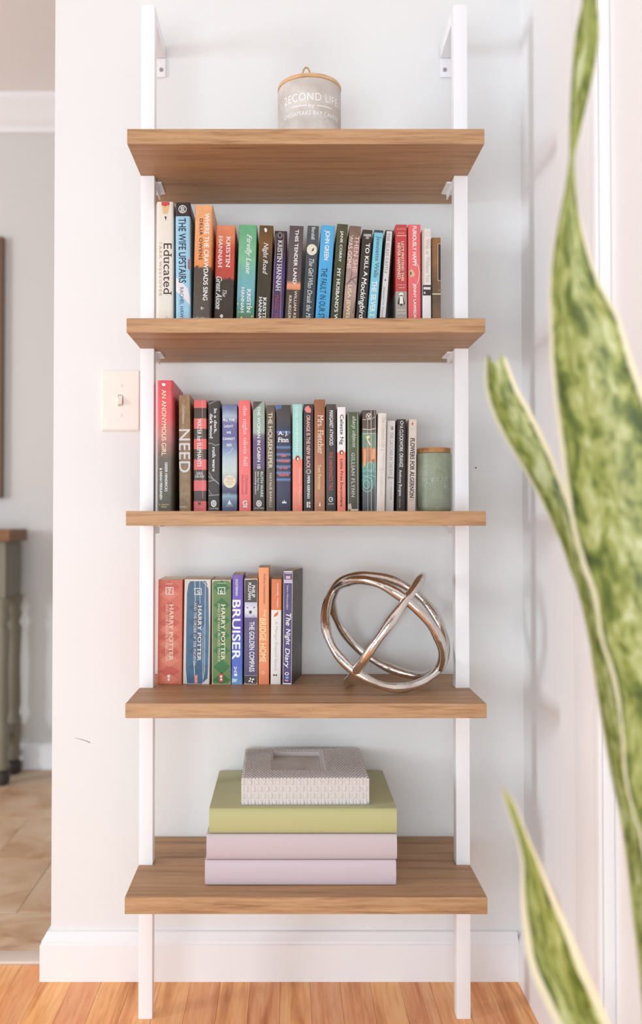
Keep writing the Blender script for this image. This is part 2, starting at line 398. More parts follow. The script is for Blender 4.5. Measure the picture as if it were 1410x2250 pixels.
def book(row, zone, bl, br, tl, tr, ty, by, kind, cover, label, texts=(), shapes=(), yaw=0, spine_y=None, dd=None):
    ox, oy, s = ZONES[zone]
    D = dd or DEPTH[kind]
    Y = spine_y if spine_y is not None else (-(D+.007) if row != 4 else -.1155)
    if row == 4 and not dd: D = min(D, .108)
    Pt = lambda x, y: at(ox+x/s, oy+y/s, Y)
    BL, BR, TL, TR = Pt(bl, by), Pt(br, by), Pt(tl, ty), Pt(tr, ty)
    th = math.atan2(((TL.x-BL.x)+(TR.x-BR.x))/2, TL.z-BL.z)
    if abs(th) < .006: th = 0
    t = ((BR.x-BL.x)+(TR.x-TL.x))/2*math.cos(th)-.0009
    zb = SH[row]+.0002
    mid_b = (BL+BR)/2; mid_t = (TL+TR)/2
    ez = Vector((math.sin(th), 0, math.cos(th))); ex = Vector((math.cos(th), 0, -math.sin(th)))
    # centre line hits: find the origin (lower left front corner) so that the lowest corner rests on the shelf
    cl = (mid_b+mid_t)/2                    # a point on the centre line
    low = t if th > 0 else 0
    # origin = cl - ex*t/2 - ez*q with lowest corner z = zb
    q = (cl.z - t/2*ex.z + low*ex.z - zb)/ez.z
    org = cl - ex*(t/2) - ez*q
    H = (mid_t-org).dot(ez)
    root = empty('book', label=label, cat='book', group=ROWG[row])
    Mx = place_frame(Vector((org.x, Y, org.z)), th, yaw); root.matrix_world = Mx
    cm, pm, r = book_meshes(t, H, D, kind)
    build('cover', cm, cover, root, smooth=30)
    build('pages', pm, M_pages, root)
    def loc(x, y):
        w = Pt(x, y); d = w-Vector((org.x, Y, org.z)); return d.dot(ex), d.dot(ez)
    lay = [0]
    def front(x):       # spine surface depth at local x
        if x < r: return r-math.sqrt(max(0, r*r-(r-x)**2))
        if x > t-r: return r-math.sqrt(max(0, r*r-(x-t+r)**2))
        return 0
    def poly(name, rings, m):
        bm = bmesh.new(); lay[0] += 1
        for ring in rings:
            vs = []
            for x, y in ring:
                lx, lz = loc(x, y); lx = min(max(lx, .0004), t-.0004); lz = min(max(lz, .0006), H-.0004)
                vs.append(bm.verts.new((lx, 0, lz)))
            try: bm.faces.new(vs)
            except ValueError: pass
        for xc in [r*q for q in (.12, .3, .55, 1)]:
            for xx in (xc, t-xc):
                bmesh.ops.bisect_plane(bm, geom=bm.verts[:]+bm.edges[:]+bm.faces[:], plane_co=(xx, 0, 0), plane_no=(1, 0, 0))
        bmesh.ops.triangulate(bm, faces=bm.faces)
        for v in bm.verts: v.co.y = front(v.co.x)-.00014-.00006*lay[0]
        bm.normal_update()
        for f in bm.faces:
            if f.normal.y > 0: f.normal_flip()
        me = bpy.data.meshes.new(name); bm.to_mesh(me); bm.free()
        return link_mesh(name, me, m, root)
    for sh in shapes:
        nm, m = sh[0], sh[1]
        m = m if isinstance(m, bpy.types.Material) else mat('print', m, .45)
        if nm in ('diamond_pattern', 'branch', 'light_dots'):
            nm = {'diamond_pattern': 'diamond', 'light_dots': 'light_dot'}.get(nm, nm)
            for k_, ring_ in enumerate(sh[2]): poly(nm, [ring_], m); lay[0] -= (1 if nm != 'branch' else .8)
            lay[0] += 1
        else: poly(nm, sh[2], m)
    for tx in texts:
        nm, body, x0, x1, y0, y1, rgb = tx[:7]; o = tx[7] if len(tx) > 7 else {}
        vs, fs = text_mesh(body, o.get('b', 0), o.get('s', False), o.get('i', 0), o.get('sp', 1))
        lay[0] += 1
        ym = (y0+y1)/2; xm = (x0+x1)/2
        if o.get('h'):
            ax, az = loc(x0, y1); bx, bz = loc(x1, y0)
            P = [(ax+(bx-ax)*u, az+(bz-az)*v, l) for u, v, l in vs]
        else:
            lx0 = loc(x0, ym)[0]; lx1 = loc(x1, ym)[0]; z0 = loc(xm, y0)[1]; z1 = loc(xm, y1)[1]
            P = [(lx0+(lx1-lx0)*v, z0+(z1-z0)*u, l) for u, v, l in vs]
        me = bpy.data.meshes.new(nm)
        me.from_pydata([(min(max(x, .0003), t-.0003), front(min(max(x, 0), t))-.00014-.00006*lay[0]-.00002*l, min(max(z, .0004), H-.0003)) for x, z, l in P], [], fs)
        me.update()
        link_mesh(nm, me, mat('ink', rgb, .45), root)
    BOOKS.append((root, t, H, D)); return root
def R(x0, y0, x1, y1): return [(x0, y0), (x1, y0), (x1, y1), (x0, y1)]
def EL(cx, cy, rx, ry, n=20): return [(cx+rx*math.cos(2*PI*k/n), cy+ry*math.sin(2*PI*k/n)) for k in range(n)]
def RING(cx, cy, rx, ry, w, n=20):
    out = []
    for k in range(n):
        a, b = 2*PI*k/n, 2*PI*(k+1)/n
        out.append([(cx+rx*math.cos(a), cy+ry*math.sin(a)), (cx+rx*math.cos(b), cy+ry*math.sin(b)),
                    (cx+(rx-w)*math.cos(b), cy+(ry-w)*math.sin(b)), (cx+(rx-w)*math.cos(a), cy+(ry-w)*math.sin(a))])
    return out
def LINE(pts, w):
    out = []
    for (x0, y0), (x1, y1) in zip(pts, pts[1:]):
        d = math.hypot(x1-x0, y1-y0) or 1; nx, ny = -(y1-y0)/d*w/2, (x1-x0)/d*w/2
        out.append([(x0+nx, y0+ny), (x1+nx, y1+ny), (x1-nx, y1-ny), (x0-nx, y0-ny)])
    return out
def BLOB(cx, cy, rx, ry, seed, n=14):
    rr = random.Random(seed)
    return [(cx+rx*k*math.cos(2*PI*i/n), cy+ry*k*math.sin(2*PI*i/n)) for i in range(n) for k in [rr.uniform(.6, 1.1)]]
WHT = (248, 246, 244); CRM = (240, 226, 204); BLK = (38, 32, 34)
ITS = dict(s=True, i=.3); BS = dict(b=.015, s=True); BO = dict(b=.018)

# ---- second shelf from the top
A = lambda *a, **k: book(2, 'A', *a, **k)
B = lambda *a, **k: book(2, 'B', *a, **k)
A(95, 258, 100, 250, 55, 1115, 'hc', spine_mat('cream_jacket', [(0, (236, 229, 217))], mottle=.05),
  'cream hardcover with a red pencil tip on its spine, tallest beside the left upright',
  [('title', 'Educated', 162, 236, 435, 905, (64, 30, 38), dict(s=True)), ('author', 'TARA WESTOVER', 122, 146, 418, 915, (196, 172, 132), dict(s=True, sp=1.3))],
  [('pencil_tip', (206, 78, 78), [[(143, 57), (217, 57), (217, 90), (205, 84), (180, 100), (155, 88), (146, 92)]]),
   ('pencil_tip', (232, 190, 140), [[(146, 92), (155, 88), (180, 100), (205, 84), (216, 90), (200, 165), (160, 165)]]),
   ('pencil_tip', (72, 60, 56), [[(172, 192), (181, 186), (190, 194), (183, 230)]]), ('emblem', (196, 172, 132), RING(190, 1108, 10, 9, 3))])
A(268, 415, 271, 402, 62, 1115, 'hc', spine_mat('pale_blue_jacket', [(0, (66, 56, 56)), (.105, (164, 208, 232))], 'CONSTANT', mottle=.12),
  'light blue hardcover with a black band at the head and a white cloth swoosh',
  [('title', 'THE WIFE UPSTAIRS', 300, 366, 205, 795, (34, 36, 52), dict(b=.01)), ('author', 'RACHEL HAWKINS', 312, 345, 835, 1205, (58, 58, 78))],
  [('emblem', WHT, RING(336, 123, 37, 37, 6)+[R(318, 102, 326, 146), R(331, 92, 337, 152), R(344, 102, 352, 146), R(320, 120, 352, 126)]),
   ('cloth_swoosh', (232, 226, 232), [[(268, 742), (330, 790), (385, 850), (412, 940), (412, 1005), (350, 935), (268, 868)]]),
   ('red_trim', (176, 96, 96), [[(385, 585), (400, 570), (400, 680), (385, 660)]])], spine_y=-.166)
A(420, 592, 452, 612, 86, 1115, 'hc', spine_mat('orange_dusk_jacket', [(0, (252, 184, 134)), (.47, (238, 152, 92)), (.485, (92, 80, 70)), (.86, (98, 88, 78)), (.9, (182, 178, 170)), (1, (160, 154, 148))], wob=.12, wscale=14, mottle=.25),
  'orange hardcover fading to dark reeds at the foot with a white slanted title',
  [('title', 'WHERE THE CRAWDADS SING', 530, 572, 160, 955, WHT, dict(b=.015)), ('author', 'DELIA OWENS', 488, 518, 210, 585, (70, 46, 40), dict(b=.01, sp=1.15))],
  [('emblem', CRM, [R(500, 1022, 530, 1028), R(505, 1010, 512, 1040)])], spine_y=-.163)
A(620, 795, 640, 820, 272, 1115, 'tp', spine_mat('red_forest_cover', [(0, (250, 158, 116)), (.14, (244, 138, 100)), (.2, (226, 96, 80)), (.47, (214, 92, 74)), (.49, (84, 68, 58)), (1, (72, 60, 54))], wob=.1, wscale=10, mottle=.3),
  'red-orange paperback above a dark treeline with its author name in two white lines',
  [('author', 'KRISTIN', 732, 770, 370, 655, WHT, BS), ('author', 'HANNAH', 662, 698, 365, 655, WHT, BS), ('title', 'The', 700, 735, 858, 922, WHT, ITS), ('title', 'Great Alone', 640, 692, 735, 1035, WHT, dict(i=.3, b=.012, s=True))],
  [('emblem', WHT, [BLOB(690, 1098, 18, 18, 3)])])
A(822, 990, 850, 1015, 266, 1115, 'tp', spine_mat('green_blue_cover', [(0, (112, 184, 134)), (.3, (136, 196, 160)), (.5, (126, 188, 190)), (.62, (128, 184, 196)), (.78, (92, 150, 128)), (.9, (122, 112, 74)), (1, (112, 92, 60))], wob=.2, wscale=5, mottle=.3),
  'soft green and teal paperback with a white script title and tiny yellow lights',
  [('title', 'Firefly Lane', 905, 962, 350, 712, WHT, ITS), ('author', 'KRISTIN', 922, 956, 850, 1068, WHT, BS), ('author', 'HANNAH', 868, 896, 832, 1068, WHT, BS)],
  [('light_dots', (240, 214, 120), [EL(966, 1015, 7, 7, 8), EL(968, 1100, 8, 8, 8), EL(872, 1110, 8, 8, 8), EL(838, 985, 7, 7, 8), EL(846, 1060, 6, 6, 8), EL(832, 940, 6, 6, 8)])])
A(1000, 1130, 1035, 1165, 272, 1115, 'tp', spine_mat('dark_olive_cover', [(0, (104, 78, 44)), (.15, (128, 90, 46)), (.35, (78, 66, 46)), (1, (62, 58, 46))], wob=.1, mottle=.25),
  'dark olive paperback with a golden head and a white script title',
  [('title', 'Night Road', 1058, 1112, 425, 720, WHT, ITS), ('author', 'KRISTIN', 1066, 1096, 925, 1165, WHT, BS), ('author', 'HANNAH', 1028, 1056, 920, 1165, WHT, BS)],
  [('emblem', WHT, [BLOB(1093, 312, 14, 20, 5)])])
A(1138, 1255, 1175, 1290, 322, 1115, 'mm', spine_mat('purple_dark_cover', [(0, (76, 60, 66)), (.2, (72, 52, 70)), (.4, (100, 72, 142)), (.62, (92, 70, 104)), (.78, (108, 82, 142)), (1, (128, 108, 164))], wob=.12, mottle=.25),
  'small purple-black paperback with thin gold side lines and a red lower title',
  [('author', 'KRISTIN HANNAH', 1194, 1236, 405, 868, WHT, BS), ('title', 'MAGIC HOUR', 1174, 1206, 900, 1215, (200, 84, 90), dict(s=True))],
  [('emblem', (188, 178, 170), RING(1223, 360, 22, 28, 7)), ('side_line', (206, 176, 150), LINE([(1188, 345), (1150, 1110)], 4)+LINE([(1258, 345), (1236, 700), (1226, 1110)], 4))], spine_y=-.128)
A(1268, 1400, 1310, 1440, 275, 1115, 'tp', spine_mat('plum_grey_cover', [(0, (98, 84, 86)), (.5, (104, 88, 90)), (.535, (244, 166, 124)), (.575, (236, 150, 110)), (.585, (88, 72, 62)), (1, (84, 70, 62))], wob=.02, wscale=12, mottle=.15),
  'plum-grey paperback with an orange glow two thirds of the way down',
  [('title', 'THIS TENDER LAND', 1351, 1384, 308, 805, WHT, dict(b=.02)), ('author', 'WILLIAM KENT', 1346, 1372, 865, 1185, CRM, dict(b=.01)), ('author', 'KRUEGER', 1300, 1326, 910, 1120, CRM, dict(b=.01))])
B(90, 195, 140, 238, 103, 888, 'tp', spine_mat('slate_cover', [(0, (86, 92, 96)), (1, (62, 70, 78))], mottle=.35),
  'dark slate paperback with a pale full moon near the head',
  [('author', 'Barnhill', 174, 202, 115, 222, WHT, dict(s=True)), ('title', 'The Girl Who Drank the Moon', 138, 178, 385, 960, (232, 232, 228), ITS)],
  [('moon', (232, 224, 206), [EL(176, 308, 44, 48, 26)]), ('bird', (76, 66, 60), [[(160, 282), (176, 306), (196, 290), (190, 318), (168, 326), (180, 312)]])])
B(205, 325, 255, 378, 100, 888, 'tp', spine_mat('bright_blue_cover', [(0, (92, 180, 232)), (1, (78, 172, 226))], mottle=.08),
  'bright sky-blue paperback with a white author name and navy hand-lettered title',
  [('author', 'JOHN GREEN', 276, 326, 142, 398, WHT, dict(b=.022)), ('title', 'THE FAULT IN OUR STARS', 242, 294, 465, 975, (34, 62, 86), dict(b=.012, i=.08))])
B(335, 432, 393, 490, 88, 888, 'tp', spine_mat('leafy_olive_cover', [(0, (98, 94, 62)), (.5, (84, 84, 60)), (1, (76, 78, 56))], mottle=.8, mscale=60, wob=.1),
  'mottled olive leaf-print paperback with small white serif lettering',
  [('author', 'JANE CORRY', 410, 438, 145, 415, WHT, BS), ('title', "MY HUSBAND'S WIFE", 378, 408, 465, 985, WHT, BS)])
B(440, 545, 500, 602, 105, 888, 'tp', spine_mat('pink_branch_cover', [(0, (132, 106, 92)), (.3, (176, 148, 140)), (.6, (198, 166, 160)), (.8, (168, 140, 128)), (1, (142, 116, 104))], mottle=.3, wob=.1),
  'dusty pink-brown paperback crossed by thin bare branches',
  [('title', 'THEN SHE', 535, 574, 190, 505, (250, 196, 186), dict(b=.01)), ('title', 'WAS GONE', 484, 522, 182, 472, (250, 222, 210), dict(b=.01)), ('author', 'LISA JEWELL', 468, 508, 612, 940, (246, 224, 170), BO)],
  [('branch', (94, 72, 64), LINE([(468, 610), (520, 560), (572, 540)], 6)+LINE([(500, 590), (528, 480)], 5)+LINE([(520, 560), (566, 610)], 5)+LINE([(560, 150), (600, 190), (596, 240)], 5)+LINE([(524, 380), (590, 300)], 4)+LINE([(545, 760), (530, 860)], 5))])
B(555, 645, 612, 700, 137, 888, 'tp', spine_mat('dark_brown_cover', [(0, (72, 62, 52)), (1, (58, 50, 44))], mottle=.2),
  'dark brown paperback with a bold white slanted title down the whole spine',
  [('author', 'HARPER', 622, 688, 176, 192, WHT, dict(h=1, b=.015)), ('author', 'LEE', 640, 668, 198, 213, WHT, dict(h=1, b=.015)), ('title', 'TO KILL A', 630, 664, 252, 540, WHT, dict(b=.02)), ('title', 'Mockingbird', 578, 636, 548, 905, WHT, dict(i=.2, b=.012))])
B(655, 735, 712, 795, 140, 888, 'tp', spine_mat('aqua_cover', [(0, (72, 80, 88)), (.022, (134, 206, 226))], 'CONSTANT', mottle=.08),
  'light aqua paperback with dark upper lettering and white lower lettering',
  [('author', 'Jeannette Walls', 712, 756, 190, 548, (62, 84, 100), dict(s=True)), ('title', 'THE SILVER STAR', 680, 722, 576, 985, WHT, BS)])
B(752, 826, 808, 882, 142, 888, 'tp', spine_mat('black_edge_cover', [(0, (58, 48, 48)), (1, (50, 40, 44))], mottle=.1),
  'narrow black paperback with a white strip down its spine',
  [('title', 'THE GLASS CASTLE', 812, 836, 165, 512, (112, 108, 108), dict(s=True, sp=1.2)), ('author', 'JEANNETTE WALLS', 778, 796, 625, 890, (96, 92, 94), dict(s=True, sp=1.2))],
  [('spine_panel', (236, 232, 232), [[(820, 148), (868, 150), (808, 892), (760, 892)]]), ('emblem', BLK, [[(800, 575), (808, 556), (814, 577)]])], spine_y=-.133)
B(893, 1000, 898, 993, 92, 888, 'tp', spine_mat('red_grey_cover', [(0, (206, 78, 78)), (.6, (204, 80, 78)), (.601, (172, 164, 156)), (.855, (172, 164, 156)), (.856, (206, 80, 80))], 'LINEAR', mottle=.12),
  'red paperback with a grey panel and small caped figure near its foot',
  [('quote', 'New York Times', 912, 980, 122, 136, (244, 200, 180), dict(h=1)), ('quote', 'bestseller', 918, 974, 158, 170, (244, 200, 180), dict(h=1)), ('title', "LET'S PRETEND THIS", 946, 968, 235, 578, CRM, BS), ('title', 'NEVER HAPPENED', 912, 938, 248, 562, CRM, BS), ('author', 'JENNY', 905, 985, 820, 841, CRM, dict(h=1, s=True)), ('author', 'LAWSON', 905, 985, 846, 863, CRM, dict(h=1, s=True)), ('quote', 'a mostly true', 908, 984, 606, 618, (236, 230, 222), dict(h=1)), ('quote', 'memoir', 922, 976, 628, 640, (236, 230, 222), dict(h=1))],
  [('rule_line', (244, 206, 186), [R(906, 184, 990, 190)]), ('caped_figure', (60, 52, 50), [[(925, 718), (912, 775), (930, 782), (938, 735)], [(960, 718), (978, 775), (964, 784), (952, 735)], [(935, 775), (958, 772), (952, 790), (936, 792)]]), ('caped_figure', (240, 234, 226), [EL(944, 692, 20, 16, 12), [(934, 700), (956, 700), (964, 775), (930, 772)]])])
B(1005, 1115, 1003, 1112, 92, 888, 'tp', spine_mat('coral_red_cover', [(0, (238, 112, 112)), (.5, (242, 118, 120)), (1, (230, 100, 104))], mottle=.1),
  'coral red paperback with a thin white arc and a small tan animal medallion',
  [('title', 'FURIOUSLY HAPPY', 1042, 1076, 105, 452, WHT, dict(b=.024)), ('author', 'JENNY LAWSON', 1042, 1074, 600, 905, WHT, dict(b=.024))],
  [('arc_line', (252, 200, 196), LINE([(1082, 430), (1096, 470), (1102, 515), (1096, 560), (1080, 605)], 6)), ('medallion', (226, 190, 150), [BLOB(1036, 512, 30, 42, 8, 18)]), ('medallion', (150, 98, 62), [BLOB(1026, 512, 12, 20, 9)])])
B(1126, 1203, 1126, 1203, 128, 888, 'tp', spine_mat('offwhite_cover', [(0, (238, 232, 230)), (1, (236, 232, 234))], mottle=.05),
  'off-white paperback with faint tan lettering and a small black photo band',
  [('title', 'With or Without You', 1156, 1190, 215, 592, (204, 178, 150), dict(s=True))],
  [('emblem', (222, 200, 180), RING(1173, 172, 18, 22, 4)), ('photo_band', (58, 52, 54), [R(1128, 612, 1201, 702)]), ('photo_band', (228, 220, 214), [BLOB(1148, 640, 12, 18, 4), R(1156, 630, 1196, 652), BLOB(1146, 680, 8, 12, 6)]), ('side_strip', (214, 190, 160), [R(1128, 132, 1142, 610)])])
B(1207, 1287, 1207, 1287, 204, 888, 'tp', spine_mat('bark_brown_cover', [(0, (172, 122, 76)), (.3, (160, 118, 80)), (.5, (132, 104, 78)), (.62, (116, 98, 76)), (.75, (150, 116, 88)), (1, (104, 90, 70))], wob=.15, mottle=.5),
  'short bark-brown paperback ending its row, thin cream band low on the spine',
  [('title', 'SAPLING', 1266, 1280, 275, 560, (108, 92, 84), dict(b=.01))] if False else [],
  [('side_panel', (54, 46, 42), [R(1262, 262, 1286, 570)]), ('side_line', (226, 196, 160), LINE([(1260, 258), (1260, 574), (1286, 574)], 5)+LINE([(1260, 258), (1286, 258)], 5)), ('cream_band', (236, 216, 186), [R(1208, 684, 1286, 695)]), ('emblem', (200, 170, 130), RING(1270, 658, 8, 10, 3))], dd=.118)
# ---- middle shelf
Cc = lambda *a, **k: book(3, 'C', *a, **k)
Dd = lambda *a, **k: book(3, 'D', *a, **k)
Cc(60, 205, 62, 207, 65, 1256, 'hc', spine_mat('red_smoke_jacket', [(0, (236, 92, 102)), (.28, (232, 100, 108)), (.42, (196, 128, 124)), (.52, (150, 110, 104)), (.6, (106, 98, 86)), (1, (92, 86, 74))], wob=.16, wscale=4, mottle=.3),
   'tall hardcover fading from red to smoky olive, first on the middle shelf',
   [('title', 'AN ANONYMOUS GIRL', 104, 146, 150, 752, (252, 234, 190), dict(b=.006)), ('author', 'GREER HENDRICKS', 133, 157, 812, 1078, WHT, dict(b=.015)), ('author', '& SARAH PEKKANEN', 86, 110, 865, 1150, WHT, dict(b=.015)), ('publisher', "ST. MARTIN'S", 80, 172, 1190, 1206, (226, 214, 130), dict(h=1)), ('publisher', 'PRESS', 100, 150, 1212, 1226, (226, 214, 130), dict(h=1))],
   [('emblem', WHT, [BLOB(122, 103, 19, 17, 11)])])
Cc(262, 370, 255, 365, 200, 1256, 'tp', spine_mat('tan_fibre_cover', [(0, (190, 154, 112)), (.5, (176, 142, 104)), (1, (188, 156, 114))], mottle=.8, xs=2.5, mscale=40, wob=.1),
   'tan fibrous-looking paperback with one huge pale word on it',
   [('author', 'Charbonneau', 292, 316, 293, 462, CRM, dict(s=True)), ('title', 'NEED', 262, 362, 510, 905, (236, 232, 236), dict(b=.012, sp=1.05)), ('publisher', 'HMH', 268, 330, 1208, 1232, (240, 232, 224), dict(h=1, b=.01))])
e = [245, 315, 410, 503, 597, 690, 783, 877, 972, 1068, 1160, 1258]
Cc(397, 512, 390, 515, 245, 1256, 'tp', spine_mat('striped_cover', [((y-245)/1013, (240, 116, 114) if k % 2 == 0 else (84, 68, 60)) for k, y in enumerate(e[:-1])], 'CONSTANT', mottle=.12),
   'paperback with broad coral and charcoal stripes',
   [('title', 'WATER for ELEPHANTS', 428, 466, 412, 852, WHT, BS), ('author', 'SARA', 420, 477, 898, 924, WHT, dict(h=1, s=True)), ('author', 'GRUEN', 408, 490, 929, 952, WHT, dict(h=1, s=True)), ('publisher', 'Algonquin Books', 418, 484, 1212, 1226, (250, 214, 206), dict(h=1))],
   [('crease', (250, 190, 180), LINE([(474, 250), (478, 1140)], 2.5)), ('emblem', (72, 54, 50), [[(436, 1176), (446, 1172), (448, 1195), (438, 1198)], [(452, 1176), (460, 1176), (458, 1200), (448, 1204)]])])
Cc(525, 634, 525, 637, 250, 1256, 'tp', spine_mat('black_wood_cover', [(0, (70, 62, 56)), (1, (62, 54, 50))], mottle=.25),
   'black paperback with grey bare branches and white typewriter lettering',
   [('title', 'In a dark,', 578, 606, 320, 550, WHT, dict(b=.015, s=True)), ('title', 'dark wood', 542, 570, 370, 597, WHT, dict(b=.015, s=True)), ('author', 'ruth ware', 566, 594, 672, 896, WHT, dict(b=.015, s=True)), ('publisher', 'SCOUT PRESS', 540, 622, 1227, 1240, WHT, dict(h=1))],
   [('branch', (164, 156, 152), LINE([(528, 640), (560, 640), (590, 658), (632, 648)], 7)+LINE([(528, 900), (570, 960), (626, 1010)], 9)+LINE([(530, 985), (590, 975)], 7)+LINE([(530, 940), (590, 980)], 7)+LINE([(528, 1060), (560, 1110)], 6)+LINE([(532, 1115), (630, 1108)], 8)+LINE([(530, 285), (575, 262), (610, 250)], 7)),
    ('emblem', WHT, [EL(578, 1188, 25, 32)]), ('emblem', (120, 112, 106), RING(578, 1186, 15, 20, 5)+LINE([(570, 1198), (588, 1172)], 3))])
Cc(658, 792, 648, 795, 285, 1256, 'tp', spine_mat('cloud_blue_cover', [(0, (112, 112, 158)), (.05, (132, 142, 180)), (.11, (182, 196, 214)), (.18, (122, 118, 170)), (.3, (112, 108, 164)), (.42, (140, 160, 196)), (.5, (190, 208, 216)), (.62, (214, 226, 216)), (.72, (176, 186, 196)), (.76, (112, 106, 140)), (.82, (78, 76, 104)), (.85, (160, 190, 206)), (.9, (118, 140, 172)), (1, (72, 74, 108))], wob=.06, wscale=5, mottle=.25),
   'blue and violet cloudy-sky paperback with a round cream seal',
   [('title', 'ALL THE', 660, 768, 413, 436, WHT, dict(h=1, b=.025)), ('title', 'LIGHT', 674, 756, 472, 495, WHT, dict(h=1, b=.025)), ('title', 'WE', 694, 736, 530, 553, WHT, dict(h=1, b=.025)), ('title', 'CANNOT', 660, 772, 586, 610, WHT, dict(h=1, b=.025)), ('title', 'SEE', 696, 744, 643, 666, WHT, dict(h=1, b=.025)), ('publisher', 'SCRIBNER', 690, 756, 1203, 1214, (236, 232, 220), dict(h=1))],
   [('seal', (240, 224, 196), [EL(724, 988, 54, 58, 28)]), ('seal_print', (196, 166, 124), [R(690, 952, 758, 958), R(698, 970, 750, 975), R(686, 988, 764, 994), R(704, 1008, 748, 1013)]), ('emblem', WHT, [[(720, 1152), (740, 1192), (706, 1192)], R(700, 1193, 746, 1197)]), ('lightning', (206, 220, 232), LINE([(752, 680), (735, 715), (700, 735), (670, 770)], 5))])
Cc(810, 918, 800, 915, 248, 1256, 'tp', spine_mat('coral_cover', [(0, (248, 116, 116)), (1, (250, 124, 120))], mottle=.05),
   'plain coral pink paperback with pale pink serif title',
   [('title', 'the night olivia fell', 838, 884, 295, 848, (252, 208, 204), dict(s=True, b=.006)), ('author', 'Christina', 866, 890, 930, 1102, (176, 66, 66), dict(s=True)), ('author', 'McDonald', 830, 852, 925, 1106, (176, 66, 66), dict(s=True)), ('publisher', 'G', 842, 884, 1160, 1208, WHT, dict(h=1, b=.03))],
   [('emblem', WHT, [R(846, 1212, 884, 1224)])])
Cc(937, 1044, 928, 1047, 255, 1256, 'tp', spine_mat('sage_plum_cover', [(0, (160, 184, 168)), (.28, (172, 190, 178)), (.31, (124, 118, 132)), (.36, (112, 90, 128)), (.6, (106, 86, 120)), (.625, (84, 74, 68)), (1, (80, 70, 64))], wob=.02, mottle=.3),
   'paperback in bands of sage green, plum and dark brown',
   [('title', 'THE WOMAN IN CABIN 10', 974, 1004, 303, 870, WHT, BO), ('author', 'RUTH WARE', 1003, 1028, 898, 1130, (196, 226, 206), BO), ('quote', 'New York Times', 976, 990, 895, 1068, WHT, dict(b=.01, i=.2)), ('quote', 'bestselling author', 952, 967, 895, 1108, WHT, dict(b=.01, i=.2)), ('publisher', 'SCOUT PRESS', 948, 1034, 1224, 1236, WHT, dict(h=1))],
   [('dark_corner', (86, 72, 62), [[(934, 258), (1022, 258), (936, 340)]]), ('emblem', WHT, [EL(990, 1188, 25, 30)]), ('emblem', (120, 112, 106), RING(990, 1186, 15, 20, 5)+LINE([(982, 1198), (1000, 1172)], 3))])
Cc(1058, 1142, 1052, 1138, 292, 1256, 'tp', spine_mat('taupe_cover', [(0, (104, 90, 76)), (1, (108, 94, 82))], mottle=.15),
   'narrow taupe-brown paperback with cream capitals',
   [('title', 'THE HOUSEKEEPER', 1074, 1112, 358, 866, (250, 236, 206), dict(b=.006)), ('author', 'NATALIE BARELLI', 1086, 1108, 910, 1215, (236, 222, 200))])
nv = []
for y0 in (300, 425, 520, 658, 722, 775, 832, 888, 950, 1012, 1075, 1140):
    v0 = (y0-290)/966; nv += [(v0, (62, 62, 88)), (v0+.012, (104, 138, 190)), (v0+.022, (112, 124, 176)), (v0+.034, (66, 60, 76))]
nv = nv[8:]
Cc(1148, 1280, 1145, 1284, 290, 1256, 'tp', spine_mat('navy_blind_cover', [(0, (76, 66, 66)), (.12, (84, 74, 72))]+[q for q in nv if q[0] > .2][:29], wob=.006, mottle=.2),
   'navy paperback striped with blue window-blind lines and small red words',
   [('author', 'A. J.', 1162, 1256, 530, 574, WHT, dict(h=1, b=.02, s=True)), ('author', 'Finn', 1162, 1262, 585, 628, WHT, dict(h=1, b=.02, s=True)), ('title', 'the', 1190, 1238, 733, 762, (240, 116, 112), dict(h=1, b=.02, s=True)), ('title', 'woman', 1168, 1266, 790, 812, (240, 116, 112), dict(h=1, b=.02, s=True)), ('title', 'in the', 1176, 1250, 848, 874, (240, 116, 112), dict(h=1, b=.02, s=True)), ('title', 'window', 1168, 1266, 908, 938, (240, 116, 112), dict(h=1, b=.02, s=True))],
   [('seal', (74, 112, 172), [[(1150, 292), (1196, 292), (1198, 310), (1185, 326), (1150, 332)]]), ('emblem', WHT, [[(1198, 1186), (1206, 1165), (1214, 1175), (1220, 1152), (1228, 1175), (1238, 1168), (1242, 1186)]])])
Cc(1298, 1387, 1290, 1390, 283, 1256, 'tp', spine_mat('mint_coral_cover', [(0, (168, 222, 214)), (.508, (168, 222, 214)), (.51, (250, 138, 118)), (1, (252, 148, 126))], mottle=.05),
   'half mint green, half coral paperback with an orange oval badge',
   [('author', 'GAIL HONEYMAN', 1324, 1350, 305, 715, WHT, dict(sp=1.1)), ('title', 'Eleanor Oliphant', 1348, 1372, 870, 1200, (254, 206, 186), dict(s=True))],
   [('badge', (236, 120, 80), [EL(1342, 777, 24, 29)]), ('badge', (60, 40, 36), [EL(1342, 777, 15, 22)]), ('badge', WHT, [EL(1344, 782, 8, 15)])])
Dd(65, 152, 65, 154, 110, 1029, 'tp', spine_mat('dark_maroon_cover', [(0, (66, 52, 50)), (1, (62, 50, 50))], mottle=.15),
   'near-black paperback with pink lettering and a pink blot at the head',
   [('title', 'ORANGE IS THE NEW BLACK', 90, 122, 205, 662, (250, 190, 186), dict(b=.02)), ('author', 'PIPER KERMAN', 96, 120, 725, 922, WHT, BO)],
   [('pink_blot', (240, 140, 140), [BLOB(104, 158, 30, 38, 12)]), ('emblem', (170, 160, 156), [EL(108, 690, 22, 24)]), ('emblem', (96, 84, 82), [EL(108, 690, 12, 14)]), ('publisher_mark', (232, 226, 220), [R(92, 950, 106, 1000), R(110, 950, 124, 972), R(110, 978, 124, 1000)])])
